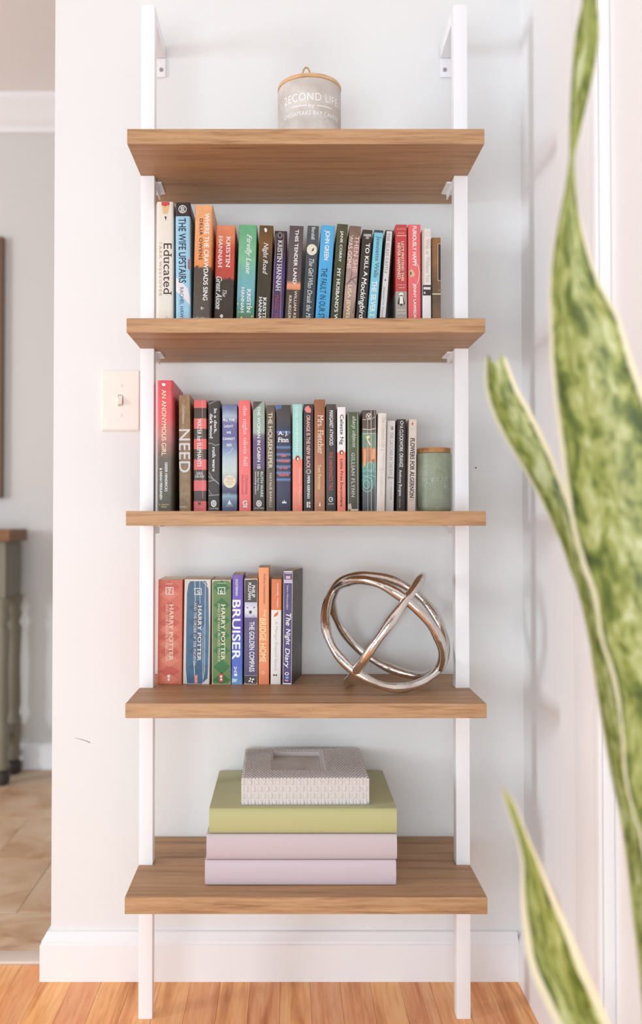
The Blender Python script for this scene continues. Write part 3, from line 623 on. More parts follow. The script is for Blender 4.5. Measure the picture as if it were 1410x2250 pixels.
Dd(159, 252, 155, 252, 70, 1029, 'tp', spine_mat('cocoa_cover', [(0, (160, 100, 66)), (.3, (172, 108, 72)), (.7, (190, 130, 96)), (1, (192, 134, 102))], mottle=.1),
   'cocoa brown paperback, tallest in the right half of the middle row',
   [('title', 'Mrs. Fletcher', 188, 236, 203, 538, CRM, dict(s=True, b=.005)), ('author', 'Tom Perrotta', 188, 216, 628, 842, (246, 222, 156), dict(b=.006))],
   [('emblem', WHT, [[(196, 988), (206, 950), (214, 988)]])])
Dd(260, 346, 257, 347, 110, 1029, 'tp', spine_mat('charcoal_cover', [(0, (86, 76, 70)), (.2, (70, 60, 58)), (1, (64, 54, 54))], mottle=.25),
   'charcoal paperback with white author name and red title letters',
   [('author', 'MARGARET ATWOOD', 288, 320, 163, 465, WHT, dict(b=.012)), ('title', "THE HANDMAID'S TALE", 284, 318, 520, 852, (206, 84, 86), dict(b=.01)), ('publisher', 'ANCHOR', 276, 326, 962, 974, WHT, dict(h=1))],
   [('emblem', WHT, RING(300, 930, 18, 22, 6)+[R(300, 926, 316, 932)])])
Dd(356, 430, 352, 430, 135, 1029, 'tp', spine_mat('white_coral_cover', [(0, (246, 243, 243)), (.432, (246, 243, 243)), (.434, (250, 138, 116)), (1, (252, 146, 122))], mottle=.04),
   'paperback with white upper half and coral lower half and dark lettering',
   [('author', 'Celeste Ng', 370, 410, 200, 458, (52, 40, 40), dict(b=.008)), ('title', 'Little Fires Everywhere', 374, 404, 583, 992, (64, 34, 30), dict(b=.01))],
   [('badge', (236, 120, 80), [EL(392, 527, 22, 24)]), ('badge', (90, 40, 34), [EL(392, 527, 15, 17)]), ('badge', WHT, [EL(394, 530, 8, 11)])])
Dd(444, 545, 440, 550, 178, 1029, 'tp', spine_mat('moss_green_cover', [(0, (92, 92, 70)), (.15, (92, 118, 74)), (.4, (88, 106, 72)), (.6, (92, 88, 72)), (1, (84, 80, 70))], mottle=.4, mscale=50, xs=.3, wob=.1),
   'moss green and brown paperback with pale slanted lower-case title',
   [('title', 'sharp objects', 478, 516, 212, 482, (226, 224, 212), dict(s=True, i=.3)), ('author', 'GILLIAN FLYNN', 478, 506, 530, 912, (220, 216, 206), dict(s=True, sp=1.15))],
   [('pale_blob', (222, 204, 184), [BLOB(462, 990, 22, 34, 21), R(470, 1012, 536, 1029)]), ('edge_line', (190, 196, 176), LINE([(446, 184), (450, 1028)], 5)+LINE([(530, 184), (532, 1028)], 4))])
Dd(572, 690, 568, 697, 162, 1029, 'tp', spine_mat('picture_cover', [(0, (92, 76, 66)), (.2, (104, 86, 80)), (.23, (126, 154, 134)), (.36, (132, 156, 136)), (.38, (206, 140, 96)), (.5, (190, 124, 86)), (.53, (118, 164, 152)), (.72, (96, 142, 134)), (.78, (96, 100, 100)), (1, (74, 78, 86))], wob=.05, wscale=3, mottle=.35),
   'worn illustrated paperback with teal waves, orange hands and white spine creases',
   [('emblem_letter', 'V', 612, 640, 196, 228, WHT, dict(h=1, b=.03))],
   [('emblem', (226, 214, 204), RING(626, 212, 24, 26, 6)), ('crease', (232, 224, 216), LINE([(616, 240), (618, 1028)], 3)+LINE([(646, 166), (648, 1028)], 4)+LINE([(572, 244), (640, 240), (690, 215)], 4)+LINE([(572, 325), (640, 330), (690, 318)], 7)+LINE([(572, 365), (690, 362)], 4)+LINE([(676, 166), (682, 240), (682, 1028)], 3)),
    ('gold_bolt', (246, 224, 170), [[(602, 388), (632, 378), (636, 396), (618, 410), (644, 456), (636, 470), (612, 420)]]),
    ('waves', (160, 216, 202), RING(606, 800, 28, 40, 5)+RING(614, 800, 50, 66, 5)+RING(640, 650, 32, 44, 5)+LINE([(574, 690), (620, 672), (690, 690)], 5)+LINE([(574, 730), (640, 722), (690, 735)], 5)),
    ('hands', (236, 168, 118), [[(584, 500), (600, 488), (606, 540), (600, 640), (580, 660)], [(655, 500), (668, 486), (680, 500), (682, 580), (650, 585)]])])
Dd(690, 767, 705, 782, 187, 1029, 'tp', spine_mat('ivory_cover', [(0, (236, 227, 217)), (1, (234, 224, 214))], mottle=.06),
   'ivory paperback with barely visible gold lettering, leaning slightly right',
   [('title', 'The Common Life', 738, 772, 215, 486, (206, 186, 172), dict(s=True)), ('author', 'a memoir', 726, 746, 690, 900, (214, 198, 186), dict(s=True))],
   [('rule_line', (200, 180, 166), [R(724, 503, 764, 508)]), ('rule_line', (200, 180, 166), [R(716, 672, 756, 677)]), ('side_strip', (220, 206, 200), [[(750, 520), (762, 520), (754, 668), (742, 668)]])])
Dd(768, 842, 783, 857, 252, 1029, 'mm', spine_mat('white_cover', [(0, (243, 238, 236)), (1, (240, 234, 234))], mottle=.04),
   'plain white small paperback with grey lettering and a mauve-grey bar',
   [('title', 'THE CATCHER IN THE RYE', 806, 834, 350, 722, (172, 162, 160), dict(s=True)), ('author', 'J.D. SALINGER', 804, 826, 770, 935, (180, 170, 170), dict(s=True))],
   [('grey_bar', (196, 180, 180), [R(790, 733, 838, 752)]), ('emblem', (120, 112, 110), [R(818, 300, 836, 330)]), ('emblem', (236, 232, 230), [[(822, 304), (832, 306), (824, 326)]])])
Dd(863, 940, 870, 948, 240, 1029, 'mm', spine_mat('black_cover', [(0, (60, 50, 48)), (1, (64, 54, 52))], mottle=.1),
   'small black paperback with white capitals and a white ring at the head',
   [('title', 'A CLOCKWORK ORANGE', 890, 922, 298, 652, WHT, dict(b=.012)), ('author', 'Anthony Burgess', 880, 910, 675, 902, WHT, dict(b=.01)), ('publisher', 'NORTON', 888, 898, 918, 1000, (220, 214, 210))],
   [('emblem', WHT, RING(911, 268, 14, 15, 5)+[R(900, 288, 922, 292)])])
Dd(957, 1030, 970, 1042, 240, 1029, 'mm', spine_mat('blush_cover', [(0, (242, 226, 214)), (1, (240, 222, 212))], mottle=.04),
   'blush-cream small paperback with heavy black serif capitals, beside the green jar',
   [('title', 'FLOWERS FOR ALGERNON', 980, 1018, 400, 918, (40, 30, 30), dict(b=.022, s=True)), ('author', 'KEYES', 976, 1020, 925, 945, (200, 180, 172), dict(h=1, s=True))],
   [('emblem', (204, 84, 76), [BLOB(1002, 280, 9, 14, 31)]), ('rule_line', (214, 200, 190), [R(990, 320, 1014, 326)])])
# ---- fourth shelf
Ee = lambda *a, **k: book(4, 'E', *a, **k)
def diamonds(cx, hw, hh, ys): return [[(cx, y-hh), (cx+hw, y), (cx, y+hh), (cx-hw, y)] for y in ys]
Ee(62, 270, 65, 284, 212, 1120, 'mm', spine_mat('orange_diamond_cover', [(0, (226, 116, 90)), (1, (230, 122, 98))], mottle=.2),
   'thick coral-orange paperback with a diamond pattern, first on the fourth shelf',
   [('title', 'HARRY POTTER', 162, 198, 420, 906, (250, 232, 206), dict(s=True, b=.01)), ('title', 'AND THE DEATHLY HALLOWS', 132, 154, 418, 914, (244, 216, 186), dict(s=True)), ('number', '7', 152, 178, 296, 330, WHT, dict(h=1, s=True)), ('number', 'YEAR', 150, 182, 282, 292, WHT, dict(h=1))],
   [('diamond_pattern', spine_mat('orange_diamond_print', [(0, (216, 92, 70)), (1, (214, 90, 68))], mottle=.25), diamonds(165, 92, 60, (270, 460, 580, 705, 830, 1000))),
    ('diamond_pattern', spine_mat('orange_light_diamond', [(0, (236, 136, 110))], mottle=.2), diamonds(165, 88, 56, (335, 640, 765, 905, 1075))),
    ('number_frame', WHT, LINE([(132, 278), (200, 278), (194, 307), (200, 336), (132, 336), (138, 307), (132, 278)], 6)), ('rule_line', (244, 190, 170), [R(130, 240, 200, 244), R(136, 250, 194, 253)]), ('emblem', WHT, [R(148, 1030, 170, 1052), R(150, 1058, 168, 1080)])])
bl_ = spine_mat('blue_diamond_print', [(0, (72, 108, 140)), (.5, (68, 112, 150)), (1, (62, 108, 142))], mottle=.35, wob=.1)
Ee(280, 508, 290, 525, 208, 1112, 'mm', spine_mat('worn_white_cover', [(0, (232, 222, 216)), (1, (228, 218, 212))], mottle=.12),
   'thickest blue paperback with badly worn white edges and long creases',
   [('title', 'HARRY POTTER', 408, 440, 430, 908, (248, 232, 216), dict(s=True, b=.012)), ('title', 'AND THE ORDER OF THE PHOENIX', 374, 396, 402, 948, (238, 224, 214), dict(s=True)), ('number', '5', 402, 426, 304, 334, WHT, dict(h=1, s=True)), ('publisher', 'SCHOLASTIC', 384, 402, 1036, 1096, WHT)],
   [('spine_panel', bl_, [[(345, 224), (480, 222), (500, 290), (505, 640), (498, 980), (492, 1060), (440, 1106), (318, 1102), (306, 980), (310, 640), (316, 330), (328, 250)]]),
    ('diamond_pattern', spine_mat('blue_diamond_dark', [(0, (58, 92, 128))], mottle=.3), diamonds(410, 85, 60, (450, 575, 700, 825, 960))),
    ('number_frame', (226, 232, 236), LINE([(380, 286), (442, 286), (437, 310), (442, 338), (380, 338), (385, 310), (380, 286)], 6)),
    ('crease', (226, 226, 228), LINE([(384, 224), (388, 400)], 5)+LINE([(426, 224), (428, 420)], 4)+LINE([(376, 920), (384, 1100)], 5)+LINE([(474, 230), (470, 640), (466, 1000), (450, 1090)], 4)+LINE([(455, 620), (452, 1080)], 3)+LINE([(452, 224), (500, 280)], 4)),
    ('red_label', (222, 118, 116), [R(380, 1030, 408, 1102)])])
gr = spine_mat('green_diamond_print', [(0, (104, 138, 72)), (1, (108, 136, 70))], mottle=.25)
Ee(527, 694, 530, 698, 212, 1112, 'mm', spine_mat('green_worn_cover', [(0, (216, 206, 186)), (1, (214, 204, 184))], mottle=.1),
   'thick green diamond-patterned paperback with a small red label at the foot',
   [('title', 'HARRY POTTER', 610, 644, 420, 902, (250, 238, 206), dict(s=True, b=.012)), ('title', 'AND THE HALF-BLOOD PRINCE', 582, 602, 412, 916, (236, 226, 196), dict(s=True)), ('number', '6', 600, 626, 294, 330, WHT, dict(h=1, s=True))],
   [('spine_panel', gr, [[(546, 222), (676, 218), (690, 240), (690, 1085), (678, 1106), (544, 1106), (536, 1090), (537, 240)]]),
    ('diamond_pattern', spine_mat('green_diamond_dark', [(0, (52, 116, 54))], mottle=.3), diamonds(614, 72, 66, (280, 430, 560, 690, 820, 960, 1075))),
    ('number_frame', WHT, LINE([(582, 278), (644, 278), (639, 306), (644, 334), (582, 334), (587, 306), (582, 278)], 6)), ('rule_line', (206, 214, 180), [R(580, 238, 650, 243)]),
    ('red_label', (196, 78, 70), [[(592, 1024), (600, 1018), (622, 1018), (628, 1026), (628, 1086), (620, 1094), (598, 1094), (590, 1086)]]), ('red_label_print', WHT, [R(600, 1034, 618, 1052), R(602, 1060, 618, 1078)])])
Ee(697, 795, 706, 800, 170, 1112, 'mm', spine_mat('violet_blue_cover', [(0, (122, 92, 190)), (.25, (118, 92, 194)), (.45, (96, 74, 180)), (.7, (80, 112, 200)), (.85, (86, 108, 204)), (1, (120, 170, 224))], wob=.12, mottle=.25),
   'violet to blue paperback with one large white word filling its spine',
   [('title', 'BRUISER', 702, 776, 384, 898, WHT, dict(b=.018)), ('author', 'SHUSTERMAN', 734, 754, 205, 348, WHT, dict(b=.015))],
   [('emblem', WHT, LINE([(722, 958), (742, 1012)], 6)+LINE([(744, 960), (722, 1010)], 6)+[R(722, 1018, 748, 1040)]), ('emblem', (200, 226, 240), [[(705, 1062), (752, 1066), (740, 1090), (705, 1095)]])], spine_y=-.118)
Ee(805, 924, 808, 928, 202, 1112, 'mm', spine_mat('dark_and_plum_cover', [(0, (226, 214, 208))], mottle=.1),
   'plum paperback with a dark top panel and a pale snowy picture square',
   [('author', 'PHILIP', 872, 902, 258, 362, WHT, BO), ('author', 'PULLMAN', 842, 868, 235, 382, WHT, BO), ('title', 'THE GOLDEN COMPASS', 852, 896, 572, 1002, WHT, dict(b=.014))],
   [('spine_panel', (72, 64, 60), [[(816, 212), (912, 208), (920, 222), (918, 405), (812, 405)]]), ('snow_picture', spine_mat('snow_picture', [(0, (206, 210, 236)), (.4, (232, 232, 242)), (.75, (240, 236, 238)), (1, (176, 182, 222))], wob=.4, mottle=.4), [R(811, 408, 919, 534)]),
    ('spine_panel', spine_mat('plum_panel', [(0, (98, 82, 128)), (1, (92, 78, 116))], mottle=.2), [R(811, 536, 920, 1034)]), ('spine_panel', (72, 62, 60), [[(811, 1037), (920, 1037), (918, 1094), (908, 1106), (820, 1104), (810, 1090)]]),
    ('bear_muzzle', (66, 58, 76), [EL(862, 490, 13, 15, 12), [(832, 446), (846, 450), (842, 458), (830, 454)], [(886, 448), (900, 442), (900, 450), (888, 456)]]),
    ('emblem', WHT, LINE([(858, 1056), (880, 1096)], 12)+LINE([(846, 1086), (894, 1064)], 12))])
Ee(930, 1020, 931, 1028, 106, 1120, 'mm', spine_mat('tangerine_cover', [(0, (250, 164, 112)), (.6, (246, 150, 96)), (1, (240, 140, 98))], mottle=.08),
   'tall tangerine orange paperback with cream hand-lettered title',
   [('author', 'Padma Venkatraman', 974, 992, 162, 418, (110, 62, 40)), ('title', 'THE', 974, 996, 465, 532, (252, 234, 170), dict(b=.012)), ('title', 'BRIDGE HOME', 944, 996, 540, 922, (252, 234, 176), dict(b=.01, i=.1))],
   [('emblem', (252, 208, 170), RING(970, 1010, 12, 14, 5))], spine_y=-.1165)
Ee(1033, 1124, 1040, 1134, 206, 1112, 'mm', spine_mat('orange_white_cover', [(0, (228, 122, 66)), (.295, (230, 124, 68)), (.296, (242, 236, 232)), (1, (238, 230, 226))], mottle=.05),
   'white paperback with an orange top third and a small orange creature silhouette',
   [('author', 'wendy mass', 1084, 1108, 238, 448, (252, 230, 206), dict(b=.008)), ('title', 'A Mango-Shaped Space', 1064, 1096, 566, 992, (196, 186, 182))],
   [('creature', (226, 110, 56), [[(1062, 548), (1064, 520), (1074, 502), (1090, 492), (1096, 482), (1102, 494), (1096, 514), (1082, 526), (1066, 530)]]), ('emblem', (70, 60, 58), [EL(1064, 1032, 8, 8, 10), EL(1084, 1032, 8, 8, 10)])])
Ee(1134, 1221, 1146, 1230, 132, 1112, 'mm', spine_mat('camo_grey_cover', [(0, (92, 84, 76)), (.3, (110, 100, 88)), (.6, (74, 68, 64)), (.8, (104, 96, 88)), (1, (66, 60, 58))], wob=.7, wscale=3, mottle=.6),
   'purple-spined paperback with worn white edges and dark mottled cover, last in its row',
   [('title', 'The', 1168, 1212, 498, 604, WHT, dict(b=.01, i=.2)), ('title', 'Night', 1158, 1208, 632, 770, WHT, dict(b=.01, i=.2)), ('title', 'Diary', 1150, 1200, 798, 970, WHT, dict(b=.01, i=.2)), ('author', 'Veera Hiranandani', 1174, 1192, 255, 468, (226, 216, 226), dict(i=.2))],
   [('spine_panel', (232, 222, 226), [[(1147, 136), (1229, 136), (1220, 1110), (1136, 1110)]]), ('spine_panel', spine_mat('deep_purple_print', [(0, (76, 56, 116)), (1, (86, 62, 118))], mottle=.2), [[(1152, 238), (1221, 238), (1213, 1098), (1143, 1098)]]),
    ('cap_panel', (92, 74, 118), [R(1152, 146, 1223, 210)]), ('cap_panel', (196, 190, 216), [R(1154, 212, 1222, 232), R(1160, 150, 1218, 158)]), ('cap_panel', (220, 180, 190), [R(1168, 178, 1206, 202)]), ('emblem', WHT, RING(1176, 1018, 18, 14, 6)), ('emblem', (120, 170, 220), [R(1164, 1040, 1192, 1062)]), ('publisher_mark', (236, 170, 150), [R(1160, 1070, 1188, 1082)])],
   yaw=-math.radians(11), spine_y=-.118)

# ------------------------------------------------------------------ albums on the lowest shelf
def album(x0, x1, xb0, xb1, ztop_, zbot_, yf, yb, m, label, wrap=.010, yaw=0):
    """lying album: hollow cover (spine bulging to the front) round a page block"""
    w = x1-x0; H = ztop_-zbot_; D = yb-yf
    root = empty('photo_album', ((x0+x1)/2, yf, zbot_), label=label, cat='album', group='large fabric albums stacked on the lowest shelf')
    root.rotation_euler = (0, 0, yaw)
    c = .0035; prof = [(D, 0)]
    n = 12
    for k in range(n+1):
        a = PI*k/n; s_ = math.sin(a); z = H/2-H/2*math.cos(a)
        prof.append((wrap*(1-s_**.55), z))
    prof += [(D, H), (D, H-c), (wrap+.004, H-c), (wrap-.004+.004, H/2), (wrap+.004, c), (D, c)]
    bm = prism(bmesh.new(), prof, -w/2, w/2, 'x')
    es = [e for e in bm.edges if abs(abs(e.verts[0].co.x)-w/2) < 1e-6 and abs(e.verts[0].co.x-e.verts[1].co.x) < 1e-6]
    build('cover', bm, m, root, smooth=35)
    pg = bmesh.new(); box(pg, -w/2+.004, w/2-.004, wrap+.006, D-.005, c+.0002, H-c-.0002); build('pages', pg, M_pages_w, root)
    return root
def cloth(name, rgb, sc=900, rough=.55):
    g = newmat(name, rough, spec=.35); v = g.coord('Object'); n = g.noise(v, sc, 2); g.bump(n, .2, .0006)
    g.b.inputs['Sheen Weight'].default_value = .15
    return g.color(g.mix(g.math('MULTIPLY', g.noise(v, 5, 3), .2), rgb, tuple(c-14 for c in rgb)))
yf = -.2455; zb5 = SH[5]+.0002
z1 = at(660, 1890, yf).z; z2 = at(660, 1833.5, yf).z; z3 = at(660, 1778, yf).z
xs = lambda a, b: (at(a, 1860, yf).x, at(b, 1860, yf).x)
M_lav = cloth('lavender_cloth', (206, 190, 198)); M_lav2 = cloth('mauve_cloth', (204, 188, 192)); M_green = cloth('sage_green_cloth', (188, 186, 134))
album(*xs(450, 870), 0, 0, z1-.0008, zb5, yf, -.006, M_lav, 'pale lavender cloth album at the bottom of the stack on the lowest shelf')
album(*xs(453.5, 872), 0, 0, z2-.0006, z1-.0004, yf-.001, -.007, M_lav2, 'mauve-pink cloth album in the middle between the green and the lavender album', yaw=.003)
album(*xs(459, 872), 0, 0, z3, z2-.0002, yf+.001, -.010, M_green, 'sage green cloth album under the small woven album')
# small woven album with a photo window
sy = at(0, 0, 0).y
ysf = -.224; zt = at(670, 1711, ysf).z; zsb = z3+.0003
xa = at(530, 1740, ysf).x; xb = at(811, 1740, ysf).x; w = xb-xa; Hs = zt-zsb; Ds = .205
rt = empty('woven_photo_album', ((xa+xb)/2, ysf, zsb), label='small light grey woven photo album with a lid window, on top of the green album', cat='album')
rt.rotation_euler = (0, 0, math.radians(.6))
M_weave = cloth('grey_weave', (214, 208, 206), 500, .5)
hw = w/2; c = .004
winx0 = atz(601, 1670, zt).x-(xa+xb)/2; winx1 = atz(706, 1670, zt).x-(xa+xb)/2
wy0, wy1 = atz(655, 1691, zt).y-ysf, min(atz(655, 1650, zt).y-ysf, Ds-.025)
bm = bmesh.new()
gx = [-hw, winx0, winx1, hw]; gy = [0, wy0, wy1, Ds]
for i in range(3):
    for j in range(3):
        if i == 1 and j == 1: continue
        box(bm, gx[i], gx[i+1], gy[j], gy[j+1], Hs-c-.004, Hs)
bmesh.ops.remove_doubles(bm, verts=bm.verts, dist=1e-5)
kill = [f for f in bm.faces if sum(1 for g_ in bm.faces if g_ is not f and set(g_.verts) == set(f.verts))]
bmesh.ops.delete(bm, geom=kill, context='FACES')
box(bm, -hw, hw, 0, .004, 0, Hs-c-.004); box(bm, -hw, hw, 0, Ds, 0, c)
build('cover', bm, M_weave, rt)
pg = bmesh.new(); box(pg, -hw+.004, hw-.004, .0045, Ds-.004, c+.0002, Hs-c-.0062); build('pages', pg, M_pages_w, rt)
g = newmat('window_photo', .25); v = g.coord('Generated')
sp = g.n('ShaderNodeSeparateXYZ'); g.l(v, sp.inputs[0])
dx = g.math('SUBTRACT', sp.outputs['X'], .58); dy = g.math('SUBTRACT', sp.outputs['Y'], .12)
rr_ = g.math('ADD', g.math('MULTIPLY', g.math('MULTIPLY', dx, dx), 14.), g.math('MULTIPLY', g.math('MULTIPLY', dy, dy), 10.))
M_photo = g.color(g.mix(g.math('GREATER_THAN', rr_, .32), (168, 152, 144), g.ramp(g.noise(v, 2.2, 2), [(.35, (196, 182, 176)), (.65, (218, 208, 204))])))
boxo('photo', (winx0-.003, winx1+.003, wy0-.003, wy1+.003, Hs-c-.0052, Hs-c-.0042), M_photo, rt)
# woven pads: raised strips over lid and spine
bm = bmesh.new()
def pad(p0, ux, uy, nrm, a, b, h):
    q = [p0+ux*i+uy*j for i, j in ((-a, -b), (a, -b), (a, b), (-a, b))]
    t_ = [p0+nrm*h+ux*i+uy*j for i, j in ((-a*.6, -b*.6), (a*.6, -b*.6), (a*.6, b*.6), (-a*.6, b*.6))]
    Q = [bm.verts.new(v_) for v_ in q]; T = [bm.verts.new(v_) for v_ in t_]
    bm.faces.new(T)
    for i in range(4): bm.faces.new((Q[i], Q[(i+1) % 4], T[(i+1) % 4], T[i]))
X, Yv, Z = Vector((1, 0, 0)), Vector((0, 1, 0)), Vector((0, 0, 1))
px_, py_ = .0062, .0072
ny = int(Ds/py_)
for j in range(ny):
    for i in range(int(w/px_)):
        x = -hw+px_*(i+.5+(.5 if j % 2 else 0)); y = py_*(j+.5)
        if x > hw-px_*.4: continue
        if winx0-.003 < x < winx1+.003 and wy0-.004 < y < wy1+.004: continue
        pad(Vector((x, y, Hs)), X, Yv, Z, px_*.46, py_*.44, .0018)
rows = [(.12, .10), (.36, .12), (.62, .12), (.87, .11)]
for r_, (v0, hh) in enumerate(rows):
    for i in range(int(w/px_)):
        x = -hw+px_*(i+.5)
        big = (i+r_) % 2
        pad(Vector((x, 0, Hs*v0)), X, Z, -Yv, px_*(.46 if big else .3), Hs*hh, .0014 if big else .0007)
build('woven_strips', bm, M_weave, rt, kind='stuff')

# ------------------------------------------------------------------ knot sculpture of three rings
M_metal = None
g = newmat('champagne_metal', .2, 1.0); v = g.coord('Object'); n = g.noise(v, 45, 4, .6); g.bump(n, .35, .004)
M_metal = g.color(g.ramp(g.noise(v, 22, 3), [(.3, (204, 198, 193)), (.7, (234, 231, 228))]))
dc = 1.642; Rr = 142*dc/F; rt_ = .0084
zc = SH[4] + .856*Rr + rt_ + .0004
Yc = CAM.y+dc; Xc = at(846.5, 1382, Yc).x
ks = empty('knot_sculpture', (Xc, Yc, zc-.856*Rr-rt_), label='champagne metal orb of three interlocking hammered rings on the fourth shelf', cat='sculpture')
y_ = (Vector((Xc, Yc, zc))-CAM).normalized(); hx = y_.cross(Vector((0, 0, 1))).normalized(); hz = hx.cross(y_)
m_ = hx*.8-hz*.6; n_ = hx*.6+hz*.8
def ring(a, b, seed, s=1.0):
    rr = random.Random(seed); N = 72
    ph = [rr.uniform(0, 6.28) for _ in range(4)]
    pts = []
    for i in range(N):
        th = 2*PI*i/N
        rad = Rr*s*(1+.012*math.sin(3*th+ph[0])+.008*math.sin(5*th+ph[1]))
        pts.append(Vector((0, 0, zc-ks.location.z))+(a*math.cos(th)+b*math.sin(th))*rad)
    bm = tube(bmesh.new(), pts, lambda i: rt_*(1+.10*math.sin(7*2*PI*i/N+ph[2])+.06*math.sin(13*2*PI*i/N+ph[3])), 14, True)
    RINGS.append(build('ring', bm, M_metal, ks, smooth=60))
na = hx*.575+hz*.818
RINGS = []
ring(na, y_, 1, 1.0)
ring(m_, (n_*.763+y_*.646).normalized(), 2)
ring(m_, (n_*.53-y_*.848).normalized(), 3, .985)
low = min(v_.co.z for r_ in RINGS for v_ in r_.data.vertices)     # let the lowest ring touch the board
ks.location.z = SH[4]+.0003
for r_ in RINGS:
    for v_ in r_.data.vertices: v_.co.z -= low
# ------------------------------------------------------------------ lettering wrapped on a cylinder
def wrap_text(name, body, cx, cy, r, a0, a1, z0, z1, m, parent, lift=.0002, thick=0, zfun=None, **o):
    vs, fs = text_mesh(body, o.get('b', 0), o.get('s', False), o.get('i', 0), o.get('sp', 1))
    def P(u, v, l):
        a = math.radians(a0+(a1-a0)*u); z = z0+(z1-z0)*v+(zfun(u) if zfun else 0)
        return (cx+(r+l)*math.sin(a), cy-(r+l)*math.cos(a), z)
    bm = bmesh.new(); V = [bm.verts.new(P(u, v, lift+.00003*l)) for u, v, l in vs]
    for f in fs:
        try: bm.faces.new([V[i] for i in f])
        except ValueError: pass
    if thick:
        ex = bmesh.ops.extrude_face_region(bm, geom=bm.faces[:])
        for e_ in ex['geom']:
            if isinstance(e_, bmesh.types.BMVert):
                d = Vector((e_.co.x-cx, e_.co.y-cy, 0)).normalized(); e_.co += d*thick
    return build(name, bm, m, parent)
# concrete candle on the top shelf
Yk = -.15; dk = Yk-CAM.y
rk = 69.5*dk/F; Xk = at(679.5, 230, Yk).x
zk = SH[1]+.0003; zl = at(679.5, 202, Yk).z
ck = empty('lidded_candle', (Xk, Yk, zk), label='round grey concrete candle pot with thin wooden lid and rope loop, top shelf', cat='candle')
g = newmat('concrete', .85, spec=.2); v = g.coord('Object'); n = g.noise(v, 60, 5, .6); g.bump(n, .15, .001)
M_conc = g.color(g.ramp(g.noise(v, 22, 4, .6), [(.3, (190, 181, 172)), (.5, (206, 198, 191)), (.7, (222, 216, 210))]))
hk = zl-.0015-zk
build('pot', lathe(bmesh.new(), [(rk*.9, 0), (rk*.97, .003), (rk, .012), (rk, hk-.004), (rk*.985, hk)], 0, 0, 64), M_conc, ck, smooth=40)
lid = build('lid', lathe(bmesh.new(), [(rk*.99, hk+.0004), (rk*1.008, hk+.0012), (rk*1.008, hk+.0065), (rk*.99, hk+.008)], 0, 0, 64), M_lid, ck, smooth=40)
pts = [Vector((-.006+.0095*math.cos(a), -.012, hk+.008+.034*math.sin(a))) for a in [PI*k/12 for k in range(13)]]
M_rope = mat('rope', (196, 164, 122), .9)
bm = bmesh.new()
for q in (0, PI):
    hel = []
    for i in range(37):
        k = i/36*12; k0 = min(int(k), 11); p = pts[k0].lerp(pts[k0+1], k-k0); a = i*.9+q
        hel.append(p+Vector((.0009*math.cos(a), .0009*math.sin(a), 0)))
    tube(bm, hel, .0012, 6)
build('rope_loop', bm, M_rope, lid, smooth=60)
zz = lambda y: at(679, y, Yk-rk).z-zk
M_print = mat('white_print', (250, 248, 248), .6)
wrap_text('lettering', '2ECOND LIFE', 0, 0, rk, -52, 58, zz(220.5), zz(203), M_print, ck, sp=1.1)
wrap_text('lettering', 'by', 0, 0, rk, -3, 8, zz(238.5), zz(227), M_print, ck)
wrap_text('lettering', 'CHESAPEAKE BAY CANDLE', 0, 0, rk, -53, 61, zz(252.5), zz(243), M_print, ck, b=.012, sp=1.1)
for a0, a1 in ((-35, -6), (12, 42)):
    bm = bmesh.new()
    for k in range(8):
        q = [(a0+(a1-a0)*(k+d) / 8, z_) for d, z_ in ((0, zz(231.8)), (1, zz(231.8)), (1, zz(229.8)), (0, zz(229.8)))]
        bm.faces.new([bm.verts.new(((rk+.0002)*math.sin(math.radians(a)), -(rk+.0002)*math.cos(math.radians(a)), z_)) for a, z_ in q])
    build('rule_line', bm, M_print, ck)
# green embossed jar on the middle shelf
Yj = -.0875; dj = Yj-CAM.y; rj = 38.2*dj/F; Xj = at(953, 1060, Yj).x; zj = SH[3]
cj = empty('embossed_candle_jar', (Xj, Yj, zj+.0002), label='sage green embossed candle jar with wooden lid, right end of the middle shelf', cat='candle')
g = newmat('sage_glaze', .45); v = g.coord('Object'); n = g.noise(v, 40, 4); g.bump(n, .1, .001)
M_sage = g.color(g.ramp(g.noise(v, 25, 4, .6), [(.3, (140, 148, 124)), (.55, (162, 168, 146)), (.75, (178, 184, 166))]))
hj = at(953, 997, Yj).z-zj
build('jar', lathe(bmesh.new(), [(rj*.8, 0), (rj*.9, .001), (rj*.97, .004), (rj, .01), (rj, hj-.003), (rj*.985, hj-.0008), (rj*.95, hj)], 0, 0, 56), M_sage, cj, smooth=45)
lj = at(953, 986, Yj).z-zj
build('lid', lathe(bmesh.new(), [(rj*.93, hj+.0003), (rj*.96, hj+.001), (rj*.96, lj-.001), (rj*.94, lj)], 0, 0, 56), M_lid2, cj, smooth=45)
zj_ = lambda y: at(953, 960+y/12.82, Yj-rj).z-zj
M_emb = mat('sage_relief', (178, 184, 162), .5)
wrap_text('lettering', 'BOUTIQUE', 0, 0, rj, -50, 55, zj_(960), zj_(850), M_emb, cj, thick=.0009, lift=-.0002, b=.012, s=True)
wrap_text('lettering', 'des', 0, 0, rj, -32, -6, zj_(1090), zj_(985), M_emb, cj, thick=.0009, lift=-.0002, b=.01)
wav = lambda u: -.0022*math.sin(2*PI*(u+.02))
wrap_text('lettering', 'FLEURS', 0, 0, rj, -52, 58, zj_(1285), zj_(1140), M_emb, cj, thick=.0009, lift=-.0002, b=.012, s=True, zfun=wav)
wrap_text('lettering', 'bonjour mes amis', 0, 0, rj, -42, 46, zj_(800), zj_(700), M_emb, cj, thick=.0007, lift=-.0002, i=.3, zfun=lambda u: .003*math.sin(PI*u))
bm = bmesh.new()
def cyl(a, z): return Vector(((rj+.0002)*math.sin(math.radians(a)), -(rj+.0002)*math.cos(math.radians(a)), z))
